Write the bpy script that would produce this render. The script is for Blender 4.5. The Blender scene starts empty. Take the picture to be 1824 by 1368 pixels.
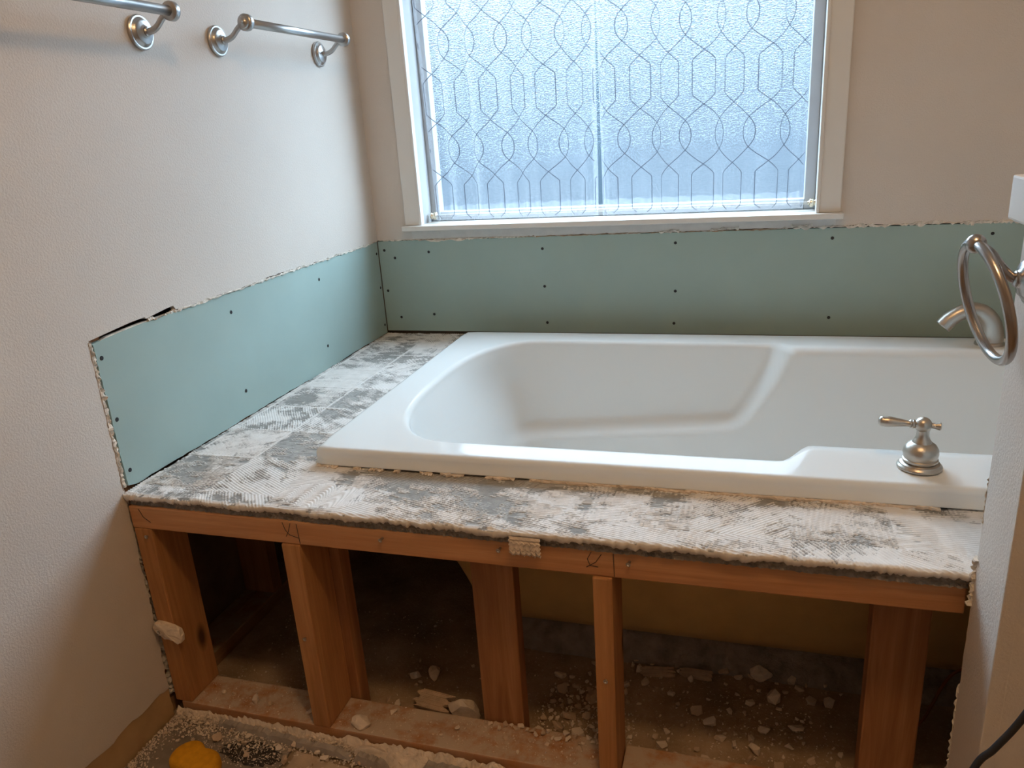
import bpy, bmesh, math, random
import numpy as np
from mathutils import Vector, Matrix

random.seed(7)
RNG = np.random.default_rng(11)
SC = bpy.context.scene
COL = SC.collection

# ------------------------------------------------------------------ camera
cam_d = bpy.data.cameras.new('camera')
cam_d.sensor_width = 36.0
cam_d.lens = 36.0 * 1370.0 / 1824.0
cam_d.clip_start = 0.02
cam = bpy.data.objects.new('camera', cam_d)
COL.objects.link(cam)
_right = Vector((0.95639755, 0.28478193, -0.06483045))
_down = Vector((0.03120449, -0.32033213, -0.94679122))
_fwd = Vector((-0.29039631, 0.90348579, -0.31525134))
_m = Matrix((_right, -_down, -_fwd)).transposed().to_4x4()
_m.translation = (1.19247, -2.35, 1.19183)
cam.matrix_world = _m
SC.camera = cam

# ------------------------------------------------------------------ sky, exposure
SKY = 12.6
LAMP = 82.0
world = bpy.data.worlds.new('overcast_sky')
SC.world = world
world.use_nodes = True
_nt = world.node_tree
_bg = _nt.nodes['Background']
_bg.inputs['Color'].default_value = (0.70, 0.87, 1.0, 1)
_bg.inputs['Strength'].default_value = SKY
SC.view_settings.view_transform = 'Standard'
SC.view_settings.look = 'None'
SC.view_settings.gamma = 1.0
SC.view_settings.use_curve_mapping = False
SC.view_settings.exposure = 0.11
SC.cycles.sample_clamp_indirect = 8.0
SC.cycles.max_bounces = 8
SC.cycles.diffuse_bounces = 4
SC.cycles.adaptive_threshold = 0.04
SC.cycles.transparent_max_bounces = 16

# daylight portal in the window opening (guides sky sampling, emits nothing itself)
_pl = bpy.data.lights.new('window_portal', 'AREA')
_pl.shape = 'RECTANGLE'
_pl.size, _pl.size_y = 1.22, 1.16
_pl.cycles.is_portal = True
_po = bpy.data.objects.new('window_portal', _pl)
COL.objects.link(_po)
_po.location = (0.77, 0.135, 1.48)
_po.rotation_euler = (math.radians(-90), 0, 0)   # faces into the room (-y)

# ------------------------------------------------------------------ helpers: materials
def mat(name):
    m = bpy.data.materials.new(name)
    m.use_nodes = True
    nt = m.node_tree
    return m, nt, nt.nodes, nt.links, nt.nodes['Principled BSDF']

def nd(nodes, kind, **kw):
    n = nodes.new(kind)
    for k, v in kw.items():
        setattr(n, k, v)
    return n

def coord(nodes, links, scale=(1, 1, 1), rot=(0, 0, 0)):
    t = nd(nodes, 'ShaderNodeTexCoord')
    mp = nd(nodes, 'ShaderNodeMapping')
    mp.inputs['Scale'].default_value = scale
    mp.inputs['Rotation'].default_value = rot
    links.new(t.outputs['Object'], mp.inputs['Vector'])
    return mp.outputs['Vector']

def noise(nodes, links, vec, scale, detail=4, rough=0.55, dist=0.0):
    n = nd(nodes, 'ShaderNodeTexNoise')
    n.inputs['Scale'].default_value = scale
    n.inputs['Detail'].default_value = detail
    n.inputs['Roughness'].default_value = rough
    n.inputs['Distortion'].default_value = dist
    links.new(vec, n.inputs['Vector'])
    return n.outputs['Fac']

def ramp(nodes, links, fac, stops):
    r = nd(nodes, 'ShaderNodeValToRGB')
    e = r.color_ramp.elements
    while len(e) < len(stops):
        e.new(0.5)
    for i, (p, c) in enumerate(stops):
        e[i].position = p
        e[i].color = (c[0], c[1], c[2], 1) if len(c) == 3 else c
    links.new(fac, r.inputs['Fac'])
    return r.outputs['Color']

def bump(nodes, links, bsdf, height, strength=0.3, dist=0.002):
    b = nd(nodes, 'ShaderNodeBump')
    b.inputs['Strength'].default_value = strength
    b.inputs['Distance'].default_value = dist
    links.new(height, b.inputs['Height'])
    links.new(b.outputs['Normal'], bsdf.inputs['Normal'])
    return b

def mixcol(nodes, links, fac, a, b):
    m = nd(nodes, 'ShaderNodeMix', data_type='RGBA')
    if isinstance(fac, float):
        m.inputs[0].default_value = fac
    else:
        links.new(fac, m.inputs[0])
    for s, v in ((m.inputs[6], a), (m.inputs[7], b)):
        if isinstance(v, tuple):
            s.default_value = (*v, 1)
        else:
            links.new(v, s)
    return m.outputs[2]

def flat(name, col, rough=0.6, spec=0.5, metal=0.0, bscale=0, bstr=0.2, bdist=0.001, var=0.0, vscale=8):
    m, nt, n, l, b = mat(name)
    b.inputs['Roughness'].default_value = rough
    b.inputs['Metallic'].default_value = metal
    b.inputs['Specular IOR Level'].default_value = spec
    v = coord(n, l)
    if var > 0:
        f = noise(n, l, v, vscale, 5)
        lo = tuple(max(0, c * (1 - var)) for c in col)
        hi = tuple(min(1, c * (1 + var)) for c in col)
        l.new(ramp(n, l, f, [(0.3, lo), (0.7, hi)]), b.inputs['Base Color'])
    else:
        b.inputs['Base Color'].default_value = (*col, 1)
    if bscale:
        bump(n, l, b, noise(n, l, v, bscale, 3), bstr, bdist)
    return m

def wood(name, axis, c0, c1, c2, dust=None):
    m, nt, n, l, b = mat(name)
    sc = [22, 22, 22]
    sc[axis] = 1.3
    v = coord(n, l, tuple(sc))
    f = noise(n, l, v, 1.6, 6, 0.6, 1.2)
    c = ramp(n, l, f, [(0.28, c0), (0.5, c1), (0.72, c2)])
    sc2 = [160, 160, 160]
    sc2[axis] = 6
    v2 = coord(n, l, tuple(sc2))
    f2 = noise(n, l, v2, 1.0, 3, 0.6)
    c = mixcol(n, l, ramp(n, l, f2, [(0.35, (0, 0, 0)), (0.75, (0.55, 0.55, 0.55))]), c, tuple(x * 0.72 for x in c1))
    # knots
    sk = [7, 7, 7]
    sk[axis] = 3.2
    vk = coord(n, l, tuple(sk))
    vo = nd(n, 'ShaderNodeTexVoronoi')
    vo.inputs['Scale'].default_value = 1.0
    l.new(vk, vo.inputs['Vector'])
    k = ramp(n, l, vo.outputs['Distance'], [(0.05, (1, 1, 1)), (0.13, (0, 0, 0))])
    c = mixcol(n, l, k, c, tuple(x * 0.25 for x in c0))
    if dust:
        vd = coord(n, l)
        fd = noise(n, l, vd, 14, 8, 0.7)
        g = nd(n, 'ShaderNodeNewGeometry')
        sx = nd(n, 'ShaderNodeSeparateXYZ')
        l.new(g.outputs['True Normal'], sx.inputs[0])
        mul = nd(n, 'ShaderNodeMath', operation='MULTIPLY')
        mx = nd(n, 'ShaderNodeMath', operation='MAXIMUM')
        l.new(sx.outputs['Z'], mx.inputs[0])
        mx.inputs[1].default_value = 0.25
        l.new(ramp(n, l, fd, [(0.36, (0, 0, 0)), (0.56, (1, 1, 1))]), mul.inputs[0])
        l.new(mx.outputs[0], mul.inputs[1])
        c = mixcol(n, l, mul.outputs[0], c, dust)
    l.new(c, b.inputs['Base Color'])
    b.inputs['Roughness'].default_value = 0.62
    b.inputs['Specular IOR Level'].default_value = 0.3
    bump(n, l, b, f2, 0.25, 0.0008)
    return m

def wall_paint(name, col, s=1.0):
    m, nt, n, l, b = mat(name)
    v = coord(n, l)
    f = noise(n, l, v, 2.2, 3)
    l.new(ramp(n, l, f, [(0.3, tuple(c * 0.96 for c in col)), (0.7, tuple(min(1, c * 1.03) for c in col))]), b.inputs['Base Color'])
    b.inputs['Roughness'].default_value = 0.55
    b.inputs['Specular IOR Level'].default_value = 0.35
    h = noise(n, l, v, 230, 2, 0.5, 0.3)
    hr = ramp(n, l, h, [(0.38, (0, 0, 0)), (0.62, (1, 1, 1))])
    bump(n, l, b, hr, 0.28 * s, 0.0009)
    return m

M_WALL = wall_paint('beige_orange_peel_paint', (0.66, 0.60, 0.54))
M_WALLW = wall_paint('white_textured_paint', (0.74, 0.70, 0.66), 0.7)
M_CEIL = wall_paint('ceiling_white', (0.78, 0.76, 0.72))
M_PRIMER = flat('bare_drywall_primer', (0.70, 0.65, 0.60), 0.7, bscale=60, bstr=0.15, var=0.06, vscale=30)
M_KRAFT = flat('torn_kraft_paper', (0.46, 0.30, 0.15), 0.8, 0.2, bscale=120, bstr=0.15, var=0.12, vscale=14)
M_GYPS = flat('broken_gypsum', (0.72, 0.66, 0.58), 0.9, 0.2, bscale=180, bstr=0.7, bdist=0.003, var=0.25, vscale=45)
M_GYPSD = flat('brown_paper_edge', (0.40, 0.29, 0.20), 0.9, 0.2, bscale=150, bstr=0.4, var=0.3, vscale=60)
M_GREEN = flat('green_drywall_paper', (0.345, 0.46, 0.435), 0.72, 0.3, bscale=220, bstr=0.06, var=0.035, vscale=5)
M_TRIM = flat('white_trim_paint', (0.74, 0.72, 0.68), 0.35, 0.4)
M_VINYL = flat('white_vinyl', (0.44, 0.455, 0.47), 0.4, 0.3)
M_DARK = flat('dark_screw_and_mouth_shade', (0.03, 0.03, 0.032), 0.7, 0.3)
M_STEEL = flat('zinc_screw', (0.5, 0.48, 0.45), 0.35, 0.5, 1.0)
M_PENCIL = flat('pencil_line', (0.06, 0.045, 0.035), 0.8)
M_BACKPAPER = flat('drywall_back_paper', (0.20, 0.14, 0.10), 0.9, 0.2, var=0.2, vscale=10)
M_SHELL = flat('fibreglass_shell', (0.62, 0.42, 0.17), 0.42, 0.5, bscale=35, bstr=0.12, var=0.14, vscale=7)
M_MORTAR = flat('mortar_bed_grey', (0.30, 0.25, 0.21), 0.95, 0.2, bscale=70, bstr=0.8, bdist=0.006, var=0.35, vscale=22)
M_CHIP = flat('pale_plaster_chip', (0.74, 0.62, 0.50), 0.9, 0.2, bscale=200, bstr=0.3, var=0.15, vscale=50)
M_CHIP2 = flat('tan_plaster_chip', (0.56, 0.42, 0.30), 0.9, 0.2, bscale=200, bstr=0.3, var=0.2, vscale=50)
M_CHIPG = flat('grey_backer_fragment', (0.38, 0.33, 0.285), 0.9, 0.2, bscale=120, bstr=0.3, var=0.15, vscale=40)
M_SPONGE = flat('mustard_foam', (0.72, 0.33, 0.015), 0.9, 0.2, bscale=260, bstr=0.5, bdist=0.002, var=0.12, vscale=60)
M_CORD = flat('black_rubber_cord', (0.018, 0.018, 0.02), 0.45, 0.5)
M_OCORD = flat('orange_brown_cord', (0.22, 0.07, 0.02), 0.5)
M_BOARD = flat('cement_board_core', (0.30, 0.26, 0.22), 0.95, 0.2, bscale=140, bstr=0.9, bdist=0.004, var=0.35, vscale=60)
M_OUT = flat('added_sky_block', (0.036, 0.050, 0.064), 0.9, 0.1, var=0.1, vscale=0.6)  # dark tone of the added outside wall, sets how bright the pane looks
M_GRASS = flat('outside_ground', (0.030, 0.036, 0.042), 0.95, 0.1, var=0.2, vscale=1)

M_STUD = wood('fir_stud_vertical', 2, (0.25, 0.105, 0.040), (0.37, 0.165, 0.068), (0.46, 0.23, 0.10))
M_STUD2 = wood('fir_stud_orange', 2, (0.34, 0.15, 0.055), (0.48, 0.225, 0.088), (0.58, 0.30, 0.125))
M_PLATE = wood('fir_plate_horizontal', 0, (0.42, 0.185, 0.075), (0.57, 0.275, 0.125), (0.66, 0.36, 0.18))
M_SOLE = wood('dusty_sole_plate', 0, (0.34, 0.13, 0.045), (0.46, 0.20, 0.075), (0.55, 0.27, 0.11), (0.55, 0.43, 0.32))
M_WPLATE = wood('dusty_wall_plate', 1, (0.24, 0.11, 0.045), (0.34, 0.17, 0.07), (0.42, 0.24, 0.11), (0.42, 0.33, 0.22))

def brushed(name, col, rough):
    m, nt, n, l, b = mat(name)
    b.inputs['Metallic'].default_value = 1.0
    b.inputs['Base Color'].default_value = (*col, 1)
    b.inputs['Roughness'].default_value = rough
    v = coord(n, l)
    bump(n, l, b, noise(n, l, v, 600, 2), 0.04, 0.0004)
    return m
M_NICKEL = brushed('brushed_nickel', (0.46, 0.45, 0.44), 0.33)
M_NICKELD = brushed('satin_nickel_warm', (0.50, 0.455, 0.40), 0.36)
M_RING = brushed('dark_brushed_nickel', (0.40, 0.37, 0.35), 0.27)

m, nt, n, l, b = mat('white_acrylic')
b.inputs['Base Color'].default_value = (0.77, 0.785, 0.77, 1)
b.inputs['Roughness'].default_value = 0.09
b.inputs['Specular IOR Level'].default_value = 0.065
M_TUB = m

# thinset on cement board: the attribute says where thinset is left on the board
m, nt, n, l, b = mat('thinset_on_cement_board')
at = nd(n, 'ShaderNodeAttribute', attribute_name='thinset')
v = coord(n, l)
g1 = ramp(n, l, noise(n, l, v, 70, 5), [(0.3, (0.24, 0.235, 0.22)), (0.7, (0.35, 0.345, 0.325))])
g2 = ramp(n, l, noise(n, l, v, 35, 4), [(0.3, (0.72, 0.70, 0.67)), (0.7, (0.84, 0.82, 0.79))])
warm_shade = nd(n, 'ShaderNodeAttribute', attribute_name='tan')  # tan tint: warm lamp-lit shade put into the colour
g1 = mixcol(n, l, warm_shade.outputs['Fac'], g1, (0.30, 0.24, 0.17))
g2 = mixcol(n, l, warm_shade.outputs['Fac'], g2, (0.60, 0.47, 0.34))
l.new(mixcol(n, l, at.outputs['Fac'], g1, g2), b.inputs['Base Color'])
b.inputs['Roughness'].default_value = 0.92
b.inputs['Specular IOR Level'].default_value = 0.2
bump(n, l, b, noise(n, l, v, 400, 3), 0.3, 0.001)
M_THIN = m

# floor: dusty subfloor
m, nt, n, l, b = mat('dusty_subfloor')
v = coord(n, l)
f1 = noise(n, l, v, 5.5, 8, 0.62)
c = ramp(n, l, f1, [(0.28, (0.22, 0.15, 0.09)), (0.48, (0.37, 0.265, 0.17)), (0.7, (0.52, 0.39, 0.27))])
f2 = noise(n, l, v, 130, 5, 0.7)
c = mixcol(n, l, ramp(n, l, f2, [(0.56, (0, 0, 0)), (0.68, (0.8, 0.8, 0.8))]), c, (0.55, 0.44, 0.33))
l.new(c, b.inputs['Base Color'])
b.inputs['Roughness'].default_value = 0.95
b.inputs['Specular IOR Level'].default_value = 0.15
bump(n, l, b, f2, 0.6, 0.004)
M_FLOOR = m
M_FLOORG = flat('grey_underlayment', (0.27, 0.22, 0.175), 0.9, 0.2, bscale=150, bstr=0.4, var=0.22, vscale=18)
M_STAIN = flat('dark_adhesive_stain', (0.06, 0.05, 0.042), 0.9, 0.2, bscale=160, bstr=0.9, bdist=0.005, var=0.5, vscale=110)
M_FLOORT = flat('tan_dust_underlayment', (0.50, 0.38, 0.27), 0.95, 0.15, bscale=120, bstr=0.5, var=0.16, vscale=25)

# sheer curtain
m, nt, n, l, b = mat('sheer_white_voile')
tr = nd(n, 'ShaderNodeBsdfTransparent')
tr.inputs[0].default_value = (0.95, 0.97, 1.0, 1)
tl = nd(n, 'ShaderNodeBsdfTranslucent')
tl.inputs[0].default_value = (0.90, 0.92, 0.96, 1)
df = nd(n, 'ShaderNodeBsdfDiffuse')
df.inputs[0].default_value = (0.88, 0.89, 0.92, 1)
mx1 = nd(n, 'ShaderNodeMixShader')
mx1.inputs[0].default_value = 0.6
l.new(df.outputs[0], mx1.inputs[1])
l.new(tl.outputs[0], mx1.inputs[2])
mx2 = nd(n, 'ShaderNodeMixShader')
v = coord(n, l, (900, 900, 900))
lw = nd(n, 'ShaderNodeLayerWeight')
lw.inputs['Blend'].default_value = 0.35
l.new(ramp(n, l, lw.outputs['Facing'], [(0.0, (0.13, 0.13, 0.13)), (1.0, (0.42, 0.42, 0.42))]), mx2.inputs[0])
l.new(tr.outputs[0], mx2.inputs[1])
l.new(mx1.outputs[0], mx2.inputs[2])
l.new(mx2.outputs[0], n['Material Output'].inputs[0])
M_VOILE = m

m, nt, n, l, b = mat('grey_trellis_thread')
tl = nd(n, 'ShaderNodeBsdfTranslucent')
tl.inputs[0].default_value = (0.05, 0.06, 0.08, 1)
df = nd(n, 'ShaderNodeBsdfDiffuse')
df.inputs[0].default_value = (0.26, 0.28, 0.32, 1)
tr = nd(n, 'ShaderNodeBsdfTransparent')
tr.inputs[0].default_value = (0.75, 0.78, 0.84, 1)
mx1 = nd(n, 'ShaderNodeMixShader')
mx1.inputs[0].default_value = 0.5
l.new(df.outputs[0], mx1.inputs[1])
l.new(tl.outputs[0], mx1.inputs[2])
mx2 = nd(n, 'ShaderNodeMixShader')
mx2.inputs[0].default_value = 0.74
l.new(tr.outputs[0], mx2.inputs[1])
l.new(mx1.outputs[0], mx2.inputs[2])
l.new(mx2.outputs[0], n['Material Output'].inputs[0])
M_THREAD = m

# obscure glass: pebbled relief that refracts, part of the light passes straight
m, nt, n, l, b = mat('obscure_pebbled_glass')
v = coord(n, l, (1.0, 1.0, 2.3))
h = noise(n, l, v, 130, 3, 0.6, 0.8)
rf = nd(n, 'ShaderNodeBsdfRefraction')
rf.inputs['IOR'].default_value = 1.45
rf.inputs['Roughness'].default_value = 0.10
rf.inputs['Color'].default_value = (0.93, 0.97, 1.0, 1)
bm_ = nd(n, 'ShaderNodeBump')
bm_.inputs['Strength'].default_value = 1.0
bm_.inputs['Distance'].default_value = 0.0040
l.new(h, bm_.inputs['Height'])
l.new(bm_.outputs['Normal'], rf.inputs['Normal'])
tr = nd(n, 'ShaderNodeBsdfTransparent')
tr.inputs[0].default_value = (0.93, 0.97, 1.0, 1)
mx1 = nd(n, 'ShaderNodeMixShader')
mx1.inputs[0].default_value = 0.20
l.new(tr.outputs[0], mx1.inputs[1])
l.new(rf.outputs[0], mx1.inputs[2])
l.new(mx1.outputs[0], n['Material Output'].inputs[0])
M_GLASS = m
m, nt, n, l, b = mat('clear_glass_edge')
tr = nd(n, 'ShaderNodeBsdfTransparent')
tr.inputs[0].default_value = (0.97, 0.99, 1.0, 1)
l.new(tr.outputs[0], n['Material Output'].inputs[0])
M_CLEAR = m

m, nt, n, l, b = mat('lit_lamp_globe')
em = nd(n, 'ShaderNodeEmission')
em.inputs['Color'].default_value = (1.0, 0.62, 0.30, 1)
em.inputs['Strength'].default_value = LAMP
l.new(em.outputs[0], n['Material Output'].inputs[0])
M_LAMP = m

# ------------------------------------------------------------------ helpers: objects
def link(name, me, material, parent=None, smooth=False):
    o = bpy.data.objects.new(name, me)
    COL.objects.link(o)
    if material is not None and not me.materials:
        me.materials.append(material)
    if smooth:
        me.polygons.foreach_set('use_smooth', [True] * len(me.polygons))
    if parent is not None:
        o.parent = parent
        base = BASES.get(parent.name)
        if base is not None:
            o.matrix_parent_inverse = Matrix.Translation(-base)
    return o

BASES = {}

def thing(name, loc, label, cat, group=None):
    o = bpy.data.objects.new(name, None)
    COL.objects.link(o)
    o.empty_display_size = 0.05
    o.location = loc
    BASES[o.name] = Vector(loc)
    tag(o, label, cat, group)
    return o

def tag(o, label, cat, group=None):
    o['label'] = label
    o['category'] = cat
    if group:
        o['group'] = group
    return o

def struct(o, label=None):
    o['kind'] = 'structure'
    if label:
        o['label'] = label
    return o

def mesh(name, vs, fs, material, parent=None, smooth=False):
    me = bpy.data.meshes.new(name)
    me.from_pydata([tuple(p) for p in vs], [], fs)
    me.update()
    return link(name, me, material, parent, smooth)

def bm_mesh(name, bm, material, parent=None, smooth=False):
    me = bpy.data.meshes.new(name)
    bmesh.ops.recalc_face_normals(bm, faces=bm.faces)
    bm.to_mesh(me)
    bm.free()
    return link(name, me, material, parent, smooth)

def box(name, a, b_, material, parent=None, bevel=0.0, seg=2):
    bm = bmesh.new()
    bmesh.ops.create_cube(bm, size=1.0)
    c = [(a[i] + b_[i]) / 2 for i in range(3)]
    s = [abs(b_[i] - a[i]) for i in range(3)]
    for v in bm.verts:
        v.co = Vector((c[0] + v.co.x * s[0], c[1] + v.co.y * s[1], c[2] + v.co.z * s[2]))
    if bevel:
        bmesh.ops.bevel(bm, geom=list(bm.edges), offset=bevel, segments=seg, affect='EDGES', profile=0.6)
    return bm_mesh(name, bm, material, parent)

def frame_of(d):
    d = Vector(d).normalized()
    up = Vector((0, 0, 1)) if abs(d.z) < 0.9 else Vector((1, 0, 0))
    u = d.cross(up).normalized()
    return d, u, d.cross(u).normalized()

def lathe(name, prof, origin, axis, material, parent=None, n=32):
    """prof: (radius, distance along axis)"""
    d, u, w = frame_of(axis)
    o = Vector(origin)
    vs, fs = [], []
    for r, h in prof:
        for k in range(n):
            a = 2 * math.pi * k / n
            vs.append(o + d * h + (u * math.cos(a) + w * math.sin(a)) * max(r, 1e-5))
    for i in range(len(prof) - 1):
        for k in range(n):
            k2 = (k + 1) % n
            fs.append((i * n + k, i * n + k2, (i + 1) * n + k2, (i + 1) * n + k))
    fs.append(tuple(range(n))[::-1])
    fs.append(tuple((len(prof) - 1) * n + k for k in range(n)))
    ob = mesh(name, vs, fs, material, parent)
    smooth_by_angle(ob, 40)
    return ob

def smooth_by_angle(ob, deg):
    me = ob.data
    me.polygons.foreach_set('use_smooth', [True] * len(me.polygons))
    bm = bmesh.new()
    bm.from_mesh(me)
    lim = math.radians(deg)
    for e in bm.edges:
        e.smooth = not (len(e.link_faces) == 2 and e.calc_face_angle(0) > lim)
    bmesh.ops.recalc_face_normals(bm, faces=bm.faces)
    bm.to_mesh(me)
    bm.free()

def spline(pts, n):
    """Catmull-Rom through pts"""
    P = [Vector(p) for p in pts]
    P = [P[0] * 2 - P[1]] + P + [P[-1] * 2 - P[-2]]
    out = []
    for i in range(1, len(P) - 2):
        for k in range(n):
            t = k / n
            a, b_, c, d = P[i - 1], P[i], P[i + 1], P[i + 2]
            out.append(0.5 * ((2 * b_) + (c - a) * t + (2 * a - 5 * b_ + 4 * c - d) * t * t + (3 * b_ - a - 3 * c + d) * t ** 3))
    out.append(P[-2])
    return out

def tube(name, pts, radius, material, parent=None, n=14, closed=False):
    P = [Vector(p) for p in pts]
    N = len(P)
    R_ = radius if isinstance(radius, (list, tuple)) else [radius] * N
    vs, fs = [], []
    u = None
    for i in range(N):
        if closed:
            d = (P[(i + 1) % N] - P[i - 1]).normalized()
        else:
            d = (P[min(i + 1, N - 1)] - P[max(i - 1, 0)]).normalized()
        if u is None:
            _, u, _w = frame_of(d)
        u = (u - d * u.dot(d)).normalized()
        w = d.cross(u)
        for k in range(n):
            a = 2 * math.pi * k / n
            vs.append(P[i] + (u * math.cos(a) + w * math.sin(a)) * R_[i])
    for i in range(N if closed else N - 1):
        j = (i + 1) % N
        for k in range(n):
            k2 = (k + 1) % n
            fs.append((i * n + k, i * n + k2, j * n + k2, j * n + k))
    if not closed:
        fs.append(tuple(range(n))[::-1])
        fs.append(tuple((N - 1) * n + k for k in range(n)))
    return mesh(name, vs, fs, material, parent, smooth=True)

def jag(a, b_, n, amp, seed):
    """points from a to b (2-D) with small jagged offsets across the line"""
    r = random.Random(seed)
    ax, ay = a
    bx, by = b_
    L = math.hypot(bx - ax, by - ay)
    nx, ny = -(by - ay) / L, (bx - ax) / L
    out = []
    w = 0
    for i in range(n + 1):
        t = i / n
        w = 0.6 * w + r.uniform(-1, 1) * amp
        e = 0 if i in (0, n) else w
        out.append((ax + (bx - ax) * t + nx * e, ay + (by - ay) * t + ny * e))
    return out

def sheet(name, loops, plane, lo, hi, material, parent=None):
    """flat sheet with outline loops (2-D, first outer, then holes), extruded from lo to hi along the plane's axis"""
    bm = bmesh.new()
    def P(p, d):
        if plane == 'x':
            return (d, p[0], p[1])
        if plane == 'y':
            return (p[0], d, p[1])
        return (p[0], p[1], d)
    all_e = []
    for L in loops:
        vs = [bm.verts.new(P(p, lo)) for p in L]
        for i in range(len(vs)):
            all_e.append(bm.edges.new((vs[i], vs[(i + 1) % len(vs)])))
    bmesh.ops.triangle_fill(bm, use_beauty=True, use_dissolve=False, edges=all_e)
    g = bmesh.ops.extrude_face_region(bm, geom=list(bm.faces))
    dv = Vector(P((0, 0), hi)) - Vector(P((0, 0), lo))
    bmesh.ops.translate(bm, verts=[v for v in g['geom'] if isinstance(v, bmesh.types.BMVert)], vec=dv)
    return bm_mesh(name, bm, material, parent)

def rough_strip(name, a, b_, width_dir, width, thick_dir, thick, material, parent, seed, seg=80, amp=0.35):
    """a long irregular bar (broken plaster) from a to b"""
    r = random.Random(seed)
    a, b_ = Vector(a), Vector(b_)
    wd, td = Vector(width_dir), Vector(thick_dir)
    vs, fs = [], []
    w0 = w1 = t0 = 0
    for i in range(seg + 1):
        p = a.lerp(b_, i / seg)
        w0 = 0.5 * w0 + r.uniform(-1, 1) * amp * width
        w1 = 0.5 * w1 + r.uniform(-1, 1) * amp * width
        t0 = 0.4 * t0 + r.uniform(-1, 1) * amp * thick
        A = p - wd * (width / 2 + w0)
        B = p + wd * (width / 2 + w1)
        mid = p + td * (thick + t0)
        vs += [A, A + td * max(0.0003, thick * 0.8 + t0), mid, B + td * max(0.0003, thick * 0.7 - t0), B]
    for i in range(seg):
        for k in range(4):
            fs.append((i * 5 + k, i * 5 + k + 1, i * 5 + k + 6, i * 5 + k + 5))
        fs.append((i * 5 + 4, i * 5, i * 5 + 5, i * 5 + 9))
    fs.append((0, 1, 2, 3, 4))
    fs.append(tuple(seg * 5 + k for k in (4, 3, 2, 1, 0)))
    return mesh(name, vs, fs, material, parent)

# numpy value noise
def vnoise(x, y, seed, period=256):
    rng = np.random.default_rng(seed)
    T = rng.random((period, period))
    xi = np.floor(x).astype(int)
    yi = np.floor(y).astype(int)
    fx = x - xi
    fy = y - yi
    fx = fx * fx * (3 - 2 * fx)
    fy = fy * fy * (3 - 2 * fy)
    g = lambda i, j: T[(xi + i) % period, (yi + j) % period]
    return (g(0, 0) * (1 - fx) + g(1, 0) * fx) * (1 - fy) + (g(0, 1) * (1 - fx) + g(1, 1) * fx) * fy

def fbm(x, y, seed, oct=4):
    s, a, t = 0, 1.0, 0
    for o in range(oct):
        s = s + a * vnoise(x * 2 ** o, y * 2 ** o, seed + o)
        t += a
        a *= 0.55
    return s / t

def sstep(e0, e1, x):
    t = np.clip((x - e0) / (e1 - e0), 0, 1)
    return t * t * (3 - 2 * t)

# ================================================================== THE ROOM
RX, RY, RZ = 2.42, -4.0, 2.44          # right wall, wall behind the camera, ceiling
DT = 0.0127                             # drywall thickness
BT = 0.861                              # top of the green boards
DECK = 0.545                            # top of the tub deck
YF = -1.243                             # front of the deck at the left wall

floor = struct(box('floor', (-0.125, RY - 0.1, -0.04), (RX + 0.1, 0.125, 0.0), M_FLOOR))
ceiling = struct(box('ceiling', (-0.125, RY - 0.1, RZ), (RX + 0.1, 0.125, RZ + 0.06), M_CEIL))
wall_right = struct(box('wall_right', (RX, RY - 0.1, 0), (RX + 0.1, 0.125, RZ), M_WALL))
wall_front = struct(box('wall_front', (-0.125, RY - 0.1, 0), (RX, RY, RZ), M_WALL))

# ---- left wall: painted drywall with the jagged cut-out for the tub deck
torn = jag((RY, 0.092), (-1.62, 0.082), 40, 0.002, 3) + jag((-1.60, 0.080), (-1.251, 0.074), 26, 0.0035, 4)
cutv = jag((-1.249, 0.078), (-1.240, 0.545), 60, 0.0016, 5) + jag((-1.239, 0.548), (-1.2375, 0.857), 40, 0.0008, 6)
cutt = ([(-1.2365, 0.861), (-1.17, 0.8665), (-1.12, 0.870), (-1.085, 0.8705), (-1.083, 0.8665), (-1.06, 0.869), (-1.02, 0.8735), (-0.998, 0.8745), (-0.992, 0.865)]
        + jag((-0.985, 0.8645), (-0.66, 0.8635), 40, 0.0009, 7) + [(-0.655, 0.866)] + jag((-0.64, 0.8665), (-0.47, 0.8665), 22, 0.0014, 8)
        + jag((-0.46, 0.864), (0.0, 0.8625), 50, 0.0012, 9))
outer = torn + cutv + cutt + [(0.0, RZ), (RY, RZ)]
wall_left = struct(sheet('wall_left', [outer], 'x', -DT, 0.0, M_WALL))
sheet('bare_paper_strip', [[(RY, 0.0), (-1.2515, 0.0)] + jag((-1.2515, 0.002), (-1.2505, 0.098), 20, 0.0012, 12) + [(RY, 0.11)]], 'x', -DT, -0.0016, M_KRAFT, wall_left)
box('sheathing', (-0.125, RY, 0), (-0.105, 0.125, RZ), M_BACKPAPER, wall_left)
for i, yy in enumerate((-1.2175, -0.810, -0.403, -0.019)):
    box('wall_stud', (-0.1035, yy - 0.019, 0.0385), (-0.0135, yy + 0.019, RZ), M_STUD, wall_left)
box('bottom_plate', (-0.1035, RY, 0.0), (-0.0135, 0.0, 0.038), M_WPLATE, wall_left, 0.002)
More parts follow.
